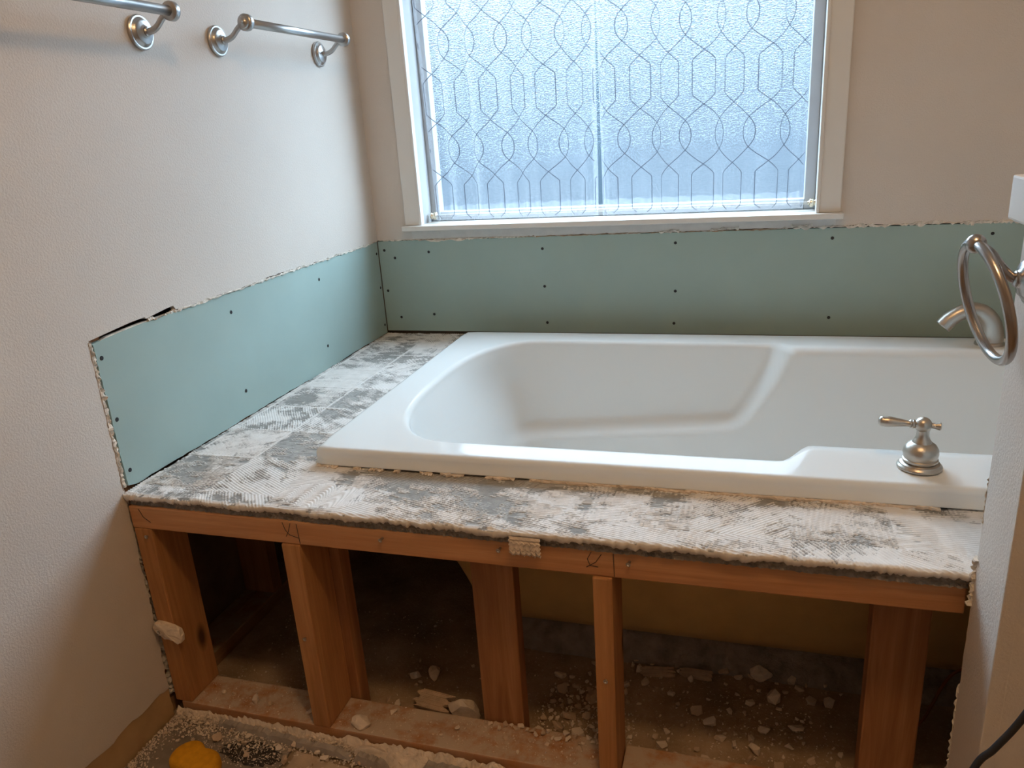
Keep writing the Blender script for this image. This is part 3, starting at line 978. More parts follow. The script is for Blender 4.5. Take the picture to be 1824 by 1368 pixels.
def build_deck_surface():
    st = 0.0018
    def region(x0, x1, y0, y1, skirt_front):
        nx = int((x1 - x0) / st) + 1
        ny = int((y1 - y0) / st) + 1
        xs = np.linspace(x0, x1, nx)
        ts = np.linspace(0, 1, ny)
        X = np.repeat(xs[:, None], ny, 1)
        if skirt_front:
            fy = YF - 0.016 * xs / PX + 0.003 * (vnoise(xs * 160, xs * 0 + 3, 5) - 0.5) + 0.004 * (vnoise(xs * 40, xs * 0 + 9, 6) - 0.5)
            Y = fy[:, None] + (y1 - fy)[:, None] * ts[None, :]
        else:
            Y = np.repeat((y0 + (y1 - y0) * ts)[None, :], nx, 0)
        return X, Y
    parts = [region(0.0015, 1.66, YF, -1.036, True), region(-0.002, 0.352, -1.036, -0.0012, False)]
    V, F, A, T = [], [], [], []
    base = 0
    TS = 0.157
    for idx, (X, Y) in enumerate(parts):
        # tile index and combing direction
        ti = np.floor((X - 0.012) / TS).astype(int)
        tj = np.floor((Y + 1.36) / TS).astype(int)
        rnd = np.random.default_rng(77)
        ang_t = rnd.choice([0.0, 1.5708, 1.05, 0.6, 2.3, 1.5708, 1.3], size=(40, 40))
        cov_t = rnd.uniform(-0.075, 0.075, size=(40, 40))
        warp = 0.012 * (fbm(X * 9, Y * 9, 31, 2) - 0.5)
        ang = ang_t[ti % 40, tj % 40]
        cov = cov_t[ti % 40, tj % 40]
        # the front strip has more thinset to the right
        frontness = sstep(-1.03, -1.06, Y)
        cov = cov + 0.015 + frontness * (-0.025 + 0.115 * sstep(0.5, 1.2, X))
        # exposed board just in front of the tub lip
        lip = sstep(-1.115, -1.075, Y) * sstep(0.33, 0.40, X)
        cov = cov - lip * 0.11
        # smooth fan of ridges near the left front
        fan = np.exp(-(((X - 0.42) / 0.10) ** 2 + ((Y + 1.185) / 0.055) ** 2))
        ang = np.where(fan > 0.45, 2.6 + 2.0 * (X - 0.42) * 5, ang)
        cov = cov + 0.12 * fan
        phase = (X * np.cos(ang) + Y * np.sin(ang) + warp) / 0.0058
        ridge = 0.5 + 0.5 * np.sin(2 * np.pi * phase)
        # short combed teeth marks across
        cr_ = 0.5 + 0.5 * np.sin(2 * np.pi * ((-X * np.sin(ang) + Y * np.cos(ang)) / 0.0085 + 2 * warp / 0.006))
        n1 = fbm(X * 16, Y * 16, 41, 4)
        n2 = fbm(X * 70 + 40, Y * 70, 51, 3)
        stretch = fbm((X * np.cos(ang) + Y * np.sin(ang)) * 90, (-X * np.sin(ang) + Y * np.cos(ang)) * 22, 61, 3)
        val = 0.50 * n1 + 0.22 * n2 + 0.28 * stretch + cov + 0.13 * (ridge - 0.5) + 0.07 * (cr_ - 0.5) * (stretch > 0.45)
        mask = sstep(0.478, 0.498, val)
        # grout lines between the tiles stand as thin white lines
        gx = np.abs(((X - 0.012) / TS) % 1.0 - 0.5)
        gy = np.abs(((Y + 1.36) / TS) % 1.0 - 0.5)
        wob = 0.006 * (fbm(X * 30, Y * 30, 71, 2) - 0.5)
        line = np.maximum(sstep(0.476 + wob, 0.484 + wob, gx), sstep(0.476 + wob, 0.484 + wob, gy))
        line = line * (fbm(X * 25, Y * 25, 81, 2) > 0.33)
        line = line * (1 - frontness * 0.75)
        mask = np.maximum(mask, line * 0.9)
        # scraped comb lines over bare board: faint thin lines of thinset
        faint = (ridge > 0.86) * (fbm(X * 12, Y * 12, 91, 3) > 0.47)
        mask2 = np.maximum(mask, 0.55 * faint)
        # along the front edge it is thick and white
        fr = sstep(0.014, 0.002, Y - (YF - 0.016 * X / PX))
        mask2 = np.maximum(mask2, fr * (n2 > 0.36))
        h_ = 0.0002 + mask * (0.0007 + 0.0013 * (ridge ** 1.5)) + 0.0004 * faint + 0.0006 * (n1 - 0.5) + line * 0.0008 + 0.0004 * (n2 - .5)
        if idx == 0:
            h_ = h_ * 1.15
        Z = DECK - 0.001 + h_
        Z = Z - 0.002 * sstep(0.006, 0.0, Y - (YF - 0.016 * X / PX))
        tan = np.clip(0.12 * lip + 0.06 * frontness * sstep(0.62, 0.45, n1) * sstep(1.0, 0.3, X), 0, 1) * sstep(0.25, 0.36, X)  # paints the warm shade in front of the tub lip
        tan = np.maximum(tan, 0.1 * fan)
        nx, ny = X.shape
        V.append(np.stack([X, Y, Z], -1).reshape(-1, 3))
        A.append(mask2.reshape(-1))
        T.append(tan.reshape(-1))
        ii, jj = np.meshgrid(np.arange(nx - 1), np.arange(ny - 1), indexing='ij')
        a = base + ii * ny + jj
        F.append(np.stack([a, a + ny, a + ny + 1, a + 1], -1).reshape(-1, 4))
        base += nx * ny
        if idx == 0:
            # hanging lip of thinset along the front edge
            xs = X[:, 0]
            y0 = Y[:, 0]
            z0 = Z[:, 0]
            drop = 0.0112 + 0.006 * (fbm(xs * 22, xs * 0 + 2.2, 101, 4) - 0.45) * 2 + 0.004 * (vnoise(xs * 210, xs * 0 + 5, 133) - 0.5)
            drop = np.clip(drop, 0.005, 0.019)
            rows = []
            for k, (dy, dzf) in enumerate(((-0.0014, 0.12), (-0.0018, 0.45), (-0.0008, 0.8), (0.001, 1.0), (0.006, 0.92))):
                nz_ = 0.0012 * (vnoise(xs * 300, xs * 0 + k * 7.3, 111 + k) - 0.5)
                rows.append(np.stack([xs, y0 + dy + nz_, z0 - drop * dzf], -1))
            first = np.arange(nx) * ny  # indices of the edge vertices in this region
            prev = first
            for rw in rows:
                V.append(rw)
                A.append(np.full(nx, 0.92))
                T.append(np.full(nx, 0.3))  # hanging edge tinted as if in warm lamplight, out of the daylight
                cur = base + np.arange(nx)
                F.append(np.stack([prev[:-1], cur[:-1], cur[1:], prev[1:]], -1))
                prev = cur
                base += nx
    V = np.concatenate(V)
    F = np.concatenate(F)
    A = np.concatenate(A)
    T = np.concatenate(T)
    me = bpy.data.meshes.new('thinset_layer')
    me.vertices.add(len(V))
    me.vertices.foreach_set('co', V.astype(np.float32).ravel())
    me.loops.add(len(F) * 4)
    me.loops.foreach_set('vertex_index', F.astype(np.int32).ravel())
    me.polygons.add(len(F))
    me.polygons.foreach_set('loop_start', np.arange(len(F), dtype=np.int32) * 4)
    me.update(calc_edges=True)
    for nm, arr in (('thinset', A), ('tan', T)):
        at_ = me.attributes.new(nm, 'FLOAT', 'POINT')
        at_.data.foreach_set('value', arr.astype(np.float32))
    me.polygons.foreach_set('use_smooth', [True] * len(F))
    o = link('thinset_layer', me, M_THIN, deck)
    o['label'] = 'combed white thinset left on grey cement board'
build_deck_surface()

# cement board core under the thinset: rough grey edge
def board_core():
    n_ = 420
    vs, fs = [], []
    r = random.Random(5)
    rows = ((0.0005, 0.5405), (-0.0005, 0.5365), (0.003, 0.532), (0.0015, 0.527), (0.004, 0.5225), (0.001, 0.5175))
    for i in range(n_ + 1):
        x = 0.002 + (PX - 0.004) * i / n_
        yb = deck_front(x)
        vs.append(Vector((x, -1.03, 0.5405)))
        for dy, z in rows:
            vs.append(Vector((x, yb + 0.006 + dy + r.uniform(-0.0018, 0.0018), z + r.uniform(-0.0006, 0.0006))))
        vs.append(Vector((x, -1.03, 0.5175)))
    k = len(rows) + 2
    for i in range(n_):
        for j in range(k):
            j2 = (j + 1) % k
            fs.append((i * k + j, i * k + j2, (i + 1) * k + j2, (i + 1) * k + j))
    fs.append(tuple(range(k))[::-1])
    fs.append(tuple(n_ * k + j for j in range(k)))
    mesh('cement_board', vs, fs, M_BOARD, deck)
board_core()
box('cement_board', (0.002, -1.03, 0.5175), (0.3725, -0.014, 0.5405), M_BOARD, deck)
box('cement_board', (PX + 0.003, -1.258, 0.5175), (RX - 0.003, -1.03, 0.5405), M_BOARD, deck)
box('cement_board', (0.3725, -0.15, 0.5175), (RX - 0.003, -0.014, 0.5425), M_BOARD, deck)

# ragged thinset bits squeezed out under the tub lip
r_ = random.Random(3)
for k, (x, w) in enumerate(((0.36, 0.05), (0.43, 0.018), (0.475, 0.03), (0.52, 0.014), (0.585, 0.03), (0.64, 0.05), (0.74, 0.06))):
    rough_strip('squeezed_thinset', (x - w / 2, -1.060, 0.5452), (x + w / 2, -1.061, 0.5452), (0, 1, 0), 0.010, (0, 0, 1), 0.0035, M_CHIP, deck, 300 + k, 12, 0.5)
rough_strip('squeezed_thinset', (0.80, -1.0595, 0.5445), (1.508, -1.060, 0.5445), (0, 1, 0), 0.009, (0, 0, 1), 0.0045, M_CHIP, deck, 310, 160, 0.35)
# combed flap hanging over the front edge
def flap():
    vs, fs = [], []
    nx, nz = 28, 14
    r = random.Random(8)
    x0, x1 = 0.818, 0.871
    for j in range(nz + 1):
        for i in range(nx + 1):
            x = x0 + (x1 - x0) * i / nx
            t = j / nz
            bot = 0.505 + 0.003 * math.sin(i * 1.3) + r.uniform(-0.001, 0.001)
            z = 0.5375 + (bot - 0.5375) * t
            y = deck_front(x) - 0.0055 - 0.002 * math.sin(t * 3.1) - 0.0011 * math.sin(t * 26)
            vs.append(Vector((x + 0.002 * math.sin(j * 2), y, z)))
    for j in range(nz):
        for i in range(nx):
            a = j * (nx + 1) + i
            fs.append((a, a + 1, a + nx + 2, a + nx + 1))
    ob = mesh('thinset_flap', vs, fs, M_CHIP, deck)
    so = ob.modifiers.new('thick', 'SOLIDIFY')
    so.thickness = 0.0045
    so.offset = -1
flap()

# ================================================================== DECK FRAME
frame = thing('deck_frame', (0.75, -1.19, 0.0), 'bare fir stud frame carrying the front of the tub deck', 'stud frame')
FY0, FY1 = -1.244, -1.152
tp = box('top_plate', (0.004, FY0 + 0.001, 0.4685), (PX - 0.001, FY1, 0.517), M_PLATE, frame, 0.0025)
box('sole_plate', (0.020, FY0, 0.0), (0.952, FY1, 0.038), M_SOLE, frame, 0.003)
box('sole_plate', (0.992, FY0, 0.0), (PX + 0.3, FY1, 0.036), M_SOLE, frame, 0.003)
def stud(x0, x1, y0, y1, z0, z1, m_=M_STUD, bev=0.003):
    return box('stud', (x0, y0, z0), (x1, y1, z1), m_, frame, bev)
s1 = stud(0.006, 0.048, FY0, FY1 + 0.003, 0.0385, 0.468, M_STUD2)
s2 = stud(0.353, 0.392, FY0 - 0.002, FY1 + 0.002, 0.0385, 0.468, M_STUD2)
s2b = stud(0.325, 0.413, -1.149, -1.111, 0.0, 0.516, M_STUD)
s3 = stud(0.697, 0.783, -1.150, -1.112, 0.0, 0.516, M_STUD)
s4 = stud(0.956, 0.990, FY0 - 0.004, FY1, 0.0, 0.468, M_STUD2)
s5 = stud(1.406, 1.494, -1.150, -1.112, 0.0, 0.516, M_STUD)
def zinc(parent, p, axis=(0, -1, 0), out=0.004):
    lathe('screw', [(0.0022, -0.004), (0.0022, out - 0.0015), (0.0042, out), (0.0042, out + 0.0008), (0.0026, out + 0.001), (0.0018, out - 0.0002), (0.0002, out - 0.0003)], p, axis, M_STEEL, parent, 12)
zinc(s1, (0.036, FY0, 0.452))
zinc(s2, (0.371, FY0 - 0.002, 0.257))
zinc(s4, (0.974, FY0 - 0.004, 0.262))
for x, z in ((0.57, 0.501), (0.795, 0.504), (1.019, 0.502)):
    zinc(tp, (x, FY0 + 0.001, z), (-0.15, -1, -0.1), 0.008)

def pencil(lines):
    for ln in lines:
        tube('pencil_mark', [(x, FY0 + 0.0007, z) for x, z in ln], 0.0006, M_PENCIL, tp, 6)
pencil([[(0.362, 0.514), (0.366, 0.498), (0.374, 0.488), (0.392, 0.483)], [(0.379, 0.513), (0.372, 0.494), (0.366, 0.484)], [(0.392, 0.513), (0.394, 0.471)],
        [(0.955, 0.514), (0.948, 0.50), (0.952, 0.488), (0.966, 0.486)], [(0.972, 0.511), (0.962, 0.495), (0.946, 0.484)], [(0.992, 0.514), (0.993, 0.471)],
        [(0.028, 0.513), (0.036, 0.495), (0.052, 0.484)]])

# rear framing of the deck, dim in the cavity
box('rear_plate', (0.004, -0.103, 0.4785), (0.36, -0.014, 0.517), M_PLATE, frame)
box('rear_stud', (0.27, -0.103, 0.0), (0.308, -0.014, 0.478), M_STUD, frame)
box('rear_stud', (0.02, -0.103, 0.0), (0.058, -0.014, 0.478), M_STUD, frame)
box('cross_joist', (0.325, -1.111, 0.44), (0.363, -0.103, 0.5165), M_STUD, frame)
# lower back wall below the deck
box('lower_sheet', (-0.10, 0.0135, 0.0), (RX, 0.03, 0.87), M_BACKPAPER, wall_back)

# ================================================================== TOWEL BARS AND RING
def towel_bar(y_near, y_far, z, label):
    t = thing('towel_bar', (0, (y_near + y_far) / 2, z), label, 'towel bar', 'towel bars on the left wall')
    bx, bz = 0.086, z + 0.031
    for y, s in ((y_near, -1), (y_far, 1)):
        lathe('wall_flange', [(0.0320, 0.0), (0.0335, 0.003), (0.0335, 0.0065), (0.0315, 0.0085), (0.0285, 0.0085), (0.0265, 0.0105), (0.0235, 0.0125), (0.0225, 0.0150), (0.0200, 0.0162), (0.0140, 0.0165), (0.0105, 0.0185), (0.0085, 0.020)], (0.0, y, z), (1, 0, 0), M_NICKEL, t, 40)
        pts = spline([(0.016, y, z), (0.030, y, z), (0.046, y, z + 0.006), (0.062, y, z + 0.020), (0.076, y, z + 0.029), (bx, y, bz)], 6)
        tube('curved_arm', pts, [0.0062 + 0.0012 * abs(i / (len(pts) - 1) - 0.5) for i in range(len(pts))], M_NICKEL, t, 16)
        lathe('arm_collar', [(0.0075, 0.0), (0.0092, 0.002), (0.0092, 0.0045), (0.0072, 0.0065)], (0.018, y, z), (1, 0, 0), M_NICKEL, t, 20)
        lathe('end_cap', [(0.0095, -0.0135), (0.0150, -0.0120), (0.0180, -0.0100), (0.0185, -0.007), (0.0185, 0.001), (0.0170, 0.003), (0.0135, 0.0045), (0.0120, 0.0075), (0.0085, 0.0085), (0.0070, 0.0105), (0.0038, 0.0115), (0.0048, 0.0140), (0.0040, 0.0165), (0.0005, 0.0175)], (bx, y + s * 0.004, bz), (0, s, 0), M_NICKEL, t, 36)
    tube('bar', [(bx, y_near, bz), (bx, (y_near + y_far) / 2, bz), (bx, y_far, bz)], 0.0098, M_NICKEL, t, 24)
    return t
towel_bar(-0.688, -0.2305, 1.4255, 'brushed nickel towel bar nearest the window corner')
towel_bar(-1.395, -0.936, 1.4225, 'brushed nickel towel bar farther from the window, cut off by the picture edge')

tr_ = thing('towel_ring', (PX, -1.322, 0.985), 'dark brushed nickel towel ring on the end of the pony wall', 'towel ring')
FYR, FZR = -1.324, 0.985
lathe('wall_flange', [(0.0300, 0.0), (0.0315, 0.003), (0.0315, 0.006), (0.0295, 0.008), (0.0265, 0.0085), (0.0245, 0.011), (0.0215, 0.013), (0.0190, 0.0155), (0.0120, 0.0165), (0.0095, 0.019)], (PX, FYR, FZR), (-1, 0, 0), M_RING, tr_, 40)
BALL = Vector((1.447, -1.322, 1.027))
pts = spline([(PX - 0.014, FYR, FZR), (PX - 0.024, FYR, FZR + 0.002), (PX - 0.036, FYR, FZR + 0.013), (PX - 0.050, FYR + 0.001, FZR + 0.031), BALL], 6)
tube('curved_arm', pts, 0.0062, M_RING, tr_, 16)
lathe('arm_collar', [(0.0075, 0.0), (0.0095, 0.002), (0.0095, 0.005), (0.007, 0.007)], (PX - 0.016, FYR, FZR), (-1, 0, 0.05), M_RING, tr_, 20)
lathe('ball', [(0.002, -0.0115)] + [(0.0115 * math.cos(a), 0.0115 * math.sin(a)) for a in [math.radians(q) for q in range(-75, 90, 15)]] + [(0.0005, 0.0115)], BALL, (0, 1, 0), M_RING, tr_, 28)
yaw, tilt, rad = math.radians(5), math.radians(15), 0.073
u_ = Vector((math.sin(yaw), -math.cos(yaw), 0))
n_ = Vector((math.cos(yaw), math.sin(yaw), 0))
v_ = n_ * math.sin(tilt) + Vector((0, 0, -1)) * math.cos(tilt)
cc_ = BALL + v_ * rad
tube('ring', [cc_ + (u_ * math.cos(2 * math.pi * k / 96) + v_ * math.sin(2 * math.pi * k / 96)) * rad for k in range(96)], 0.0062, M_RING, tr_, 16, True)

# ================================================================== FLOOR, RUBBLE
# underlayment pieces in front of the frame
sheet('underlayment', [[(0.004, -1.9), (0.335, -1.9)] + jag((0.335, -1.88), (0.318, -1.252), 24, 0.002, 81) + [(0.004, -1.252)]], 'z', 0.0, 0.005, M_FLOORG, floor)
sheet('underlayment', [[(0.342, -1.9), (PX, -1.9), (PX, -1.40)] + jag((1.49, -1.39), (0.335, -1.29), 60, 0.004, 82)], 'z', 0.0, 0.007, M_FLOORT, floor)
def blob(cx, cy, rx, ry, n, seed):
    r = random.Random(seed)
    return [(cx + rx * math.cos(2 * math.pi * i / n) * r.uniform(0.75, 1.15), cy + ry * math.sin(2 * math.pi * i / n) * r.uniform(0.75, 1.15)) for i in range(n)]
sheet('adhesive_stain', [blob(0.245, -1.315, 0.072, 0.030, 40, 83)], 'z', 0.0045, 0.0062, M_STAIN, floor)

# strips of backer board left along the sole plate
def backer(x0, x1, y0, y1, z1, seed, lean):
    r = random.Random(seed)
    n = 26
    vs, fs = [], []
    for i in range(n + 1):
        t = i / n
        x = x0 + (x1 - x0) * t
        y = y0 + (y1 - y0) * t
        zt = z1 * (0.82 + 0.25 * r.random()) * min(1, 0.25 + 6 * t) * min(1, 0.25 + 6 * (1 - t))
        vs += [Vector((x, y, 0.005)), Vector((x, y + lean, zt)), Vector((x, y + lean + 0.012, zt + 0.001 + r.uniform(-.002, .002))), Vector((x, y + 0.014, 0.005))]
    for i in range(n):
        for k in range(4):
            k2 = (k + 1) % 4
            fs.append((i * 4 + k, i * 4 + k2, i * 4 + 4 + k2, i * 4 + 4 + k))
    fs.append((0, 3, 2, 1)[::-1])
    fs.append(tuple(n * 4 + k for k in range(4)))
    return mesh('backer_board_strip', vs, fs, M_CHIPG)
for k, (a, lab) in enumerate((((0.112, 0.262, -1.268, -1.272, 0.019, 1, 0.003), 'grey backer board strip on the floor before the left bay, nearest the left wall'),
                              ((0.240, 0.455, -1.273, -1.288, 0.0185, 2, 0.003), 'longest grey backer board strip, lying in front of the second stud'),
                              ((0.46, 0.54, -1.290, -1.300, 0.024, 3, 0.004), 'short thick backer board scrap standing right of the second stud'),
                              ((0.60, 0.76, -1.282, -1.286, 0.022, 4, 0.006), 'flat grey backer board scrap against the sole plate left of the fourth stud'))):
    o = backer(*a)
    tag(o, lab, 'board scrap', 'backer board scraps by the sole plate')

# chips: shared hull meshes
def hull_mesh(name, seed, flat_, npts=14, material=M_CHIP):
    r = random.Random(seed)
    bm = bmesh.new()
    for i in range(npts):
        a = r.uniform(0, 6.283)
        rad_ = r.uniform(0.55, 1.0) * 0.5
        bm.verts.new((rad_ * math.cos(a), rad_ * math.sin(a) * r.uniform(0.6, 1.0), r.uniform(-0.5, 0.5) * flat_))
    res = bmesh.ops.convex_hull(bm, input=list(bm.verts))
    junk = [g for g in res['geom_interior'] + res['geom_unused'] if isinstance(g, bmesh.types.BMVert)]
    bmesh.ops.delete(bm, geom=list(set(junk)), context='VERTS')
    zmin = min(v.co.z for v in bm.verts)
    for v in bm.verts:
        v.co.z -= zmin
    bmesh.ops.recalc_face_normals(bm, faces=bm.faces)
    me = bpy.data.meshes.new(name)
    bm.to_mesh(me)
    bm.free()
    me.materials.append(material)
    return me
CH = [hull_mesh('plaster_chip', 400 + i, (0.28, 0.4, 0.55, 0.7)[i % 4], 13, (M_CHIP, M_CHIP, M_CHIP2)[i % 3]) for i in range(15)]

def chip(x, y, z, s, label, group, seed, me=None, rot=None):
    r = random.Random(seed)
    o = bpy.data.objects.new('plaster_chip', me or CH[r.randrange(len(CH))])
    COL.objects.link(o)
    o.location = (x, y, z)
    o.scale = (s, s * r.uniform(0.7, 1.0), s)
    o.rotation_euler = rot or (r.uniform(-0.12, 0.12), r.uniform(-0.12, 0.12), r.uniform(0, 6.28))
    return tag(o, label, 'rubble', group)

rs = random.Random(99)
placed = []
def free(x, y, s):
    for (a, b_, c) in placed:
        if (a - x) ** 2 + (b_ - y) ** 2 < (0.42 * (s + c)) ** 2:
            return False
    placed.append((x, y, s))
    return True
STUDS = [(0.325, 0.413, -1.149, -1.111), (0.697, 0.783, -1.150, -1.112), (1.406, 1.494, -1.150, -1.112), (0.353, 0.392, -1.25, -1.15), (0.956, 0.990, -1.25, -1.15), (0.006, 0.048, -1.25, -1.15)]
def clear(x, y, s):
    for a, b_, c, d in STUDS:
        if a - s * 0.55 < x < b_ + s * 0.55 and c - s * 0.55 < y < d + s * 0.55:
            return False
    return True
def scatter(n, xr, yr, z, sr, label, group, gauss=None):
    k = tries = 0
    while k < n and tries < n * 60:
        tries += 1
        s = sr[0] + (sr[1] - sr[0]) * rs.random() ** 2.0
        if gauss:
            x = rs.gauss(gauss[0], gauss[2])
            y = rs.gauss(gauss[1], gauss[3])
            if not (xr[0] < x < xr[1] and yr[0] < y < yr[1]):
                continue
        else:
            x, y = rs.uniform(*xr), rs.uniform(*yr)
        if not clear(x, y, s) or not free(x, y, s):
            continue
        chip(x, y, z, s, label, group, rs.randrange(10 ** 6))
        k += 1
L1 = 'pale plaster chip in the heap between the third and fourth studs'
scatter(62, (0.80, 0.99), (-1.135, -0.87), 0.0, (0.014, 0.046), L1, 'chips heaped between the third and fourth studs', (0.88, -1.07, 0.055, 0.06))
L2 = 'plaster chip on the dark floor near the bathtub underside, right of the fourth stud'
scatter(34, (0.96, 1.42), (-0.95, -0.85), 0.0, (0.013, 0.046), L2, 'chips near the bathtub underside')
L3 = 'plaster chip scattered on the dusty floor right of the fourth stud, behind the sole plate'
scatter(46, (0.99, 1.39), (-1.138, -0.94), 0.0, (0.011, 0.042), L3, 'chips behind the right sole plate')
L4 = 'small plaster chip lying on the dark floor between the second and third studs'
scatter(22, (0.42, 0.70), (-1.138, -0.80), 0.0, (0.010, 0.030), L4, 'chips in the second bay')
L5 = 'tiny plaster chip on the dark floor of the leftmost bay'
scatter(8, (0.07, 0.32), (-1.14, -0.90), 0.0, (0.008, 0.016), L5, 'chips in the leftmost bay')
L6 = 'plaster chip lying on top of the dusty sole plate'
scatter(20, (0.06, 0.94), (FY0 + 0.01, FY1 - 0.01), 0.038, (0.009, 0.026), L6, 'chips on the sole plate')
L7 = 'broken plaster chip on the floor in front of the sole plate'
scatter(60, (0.01, 0.85), (-1.335, -1.252), 0.006, (0.010, 0.030), L7, 'chips in front of the sole plate', (0.25, -1.285, 0.26, 0.03))
L8 = 'pale plaster chip in the row along the back edge of the sole plate'
for k in range(22):
    x = 0.70 + 0.245 * (k + rs.random() * 0.6) / 22
    chip(x, FY1 - 0.012 + rs.uniform(-0.01, 0.008), 0.038, rs.uniform(0.012, 0.022), L8, 'chips along the sole plate edge', 7000 + k)

# named larger lumps
def lump(name, loc, size, label, seed, material=M_CHIP, sub=2, rot=0.0):
    bm = bmesh.new()
    bmesh.ops.create_icosphere(bm, subdivisions=sub + 1, radius=0.5)
    r = random.Random(seed)
    cuts = []
    for _ in range(22):
        d = Vector((r.uniform(-1, 1), r.uniform(-1, 1), r.uniform(-1, 1))).normalized()
        cuts.append((d, r.uniform(0.27, 0.42)))
    for v in bm.verts:
        for d, h in cuts:
            e = v.co.dot(d) - h
            if e > 0:
                v.co -= d * e
        v.co += Vector((r.uniform(-1, 1), r.uniform(-1, 1), r.uniform(-1, 1))) * 0.012
        v.co.z = max(v.co.z, -0.28)
    zmin = min(v.co.z for v in bm.verts)
    for v in bm.verts:
        v.co.z -= zmin
        v.co = Vector((v.co.x * size[0], v.co.y * size[1], v.co.z * size[2]))
    o = bm_mesh(name, bm, material)
    o.location = loc
    o.rotation_euler = (0, 0, rot)
    return tag(o, label, 'rubble')
lump('plaster_lump', (0.635, -1.108, 0.0), (0.095, 0.05, 0.06), 'largest crumbly plaster lump, left of the foot of the third stud', 1, M_CHIP)
lump('plaster_lump', (0.525, -1.005, 0.0), (0.035, 0.06, 0.03), 'upright oval plaster lump on the floor between second and third studs', 2, M_CHIP)
lump('plaster_lump', (0.483, -1.020, 0.0), (0.032, 0.03, 0.024), 'rounded plaster lump left of the oval one in the second bay', 3, M_CHIP)
lump('plaster_lump', (1.245, -0.862, 0.0), (0.058, 0.05, 0.045), 'big pale plaster lump near the bathtub underside, left of the fifth stud', 4, M_CHIP)
lump('plaster_lump', (0.455, -1.226, 0.0375), (0.055, 0.035, 0.034), 'cream plaster lump on the sole plate just right of the second stud', 5, M_CHIP)
lump('plaster_lump', (0.49, -1.262, 0.005), (0.11, 0.03, 0.030), 'long crumbly plaster lump lying before the sole plate, right of the second stud', 6, M_CHIP)
lump('plaster_lump', (0.60, -1.258, 0.005), (0.10, 0.024, 0.024), 'flat crumbly plaster lump against the sole plate in the second bay', 9, M_CHIP)
# combed tile-back slab
def slab(name, loc, lx, ly, th, rot, label, material):
    vs, fs = [], []
    n = 36
    for i in range(n + 1):
        y = -ly / 2 + ly * i / n
        z = th + 0.0011 * math.sin(i * 1.75)
        sk = 0.006 * math.sin(i * 0.4)
        vs += [Vector((-lx / 2 + sk, y, 0)), Vector((-lx / 2 + sk, y, z)), Vector((lx / 2 + sk * 1.6, y, z)), Vector((lx / 2 + sk * 1.6, y, 0))]
    for i in range(n):
        for k in range(4):
            k2 = (k + 1) % 4
            fs.append((i * 4 + k, i * 4 + k2, i * 4 + 4 + k2, i * 4 + 4 + k))
    fs.append((0, 1, 2, 3))
    fs.append(tuple(n * 4 + k for k in (3, 2, 1, 0)))
    o = mesh(name, vs, fs, material)
    o.location = loc
    o.rotation_euler = rot
    return tag(o, label, 'rubble')
slab('thinset_slab', (0.56, -1.10, 0.012), 0.075, 0.042, 0.008, (0.28, 0.02, -0.1), 'flat ridged thinset slab leaning left of the largest plaster lump', M_CHIP2)
slab('thinset_slab', (1.02, -0.895, 0.004), 0.062, 0.022, 0.008, (0.25, 0.05, 0.2), 'flat tan thinset slab on the dark floor right of the fourth stud', M_CHIP2)
slab('thinset_slab', (1.105, -0.885, 0.004), 0.058, 0.020, 0.010, (0.35, -0.1, -0.15), 'tilted tan thinset slab, second one right of the fourth stud', M_CHIP2)

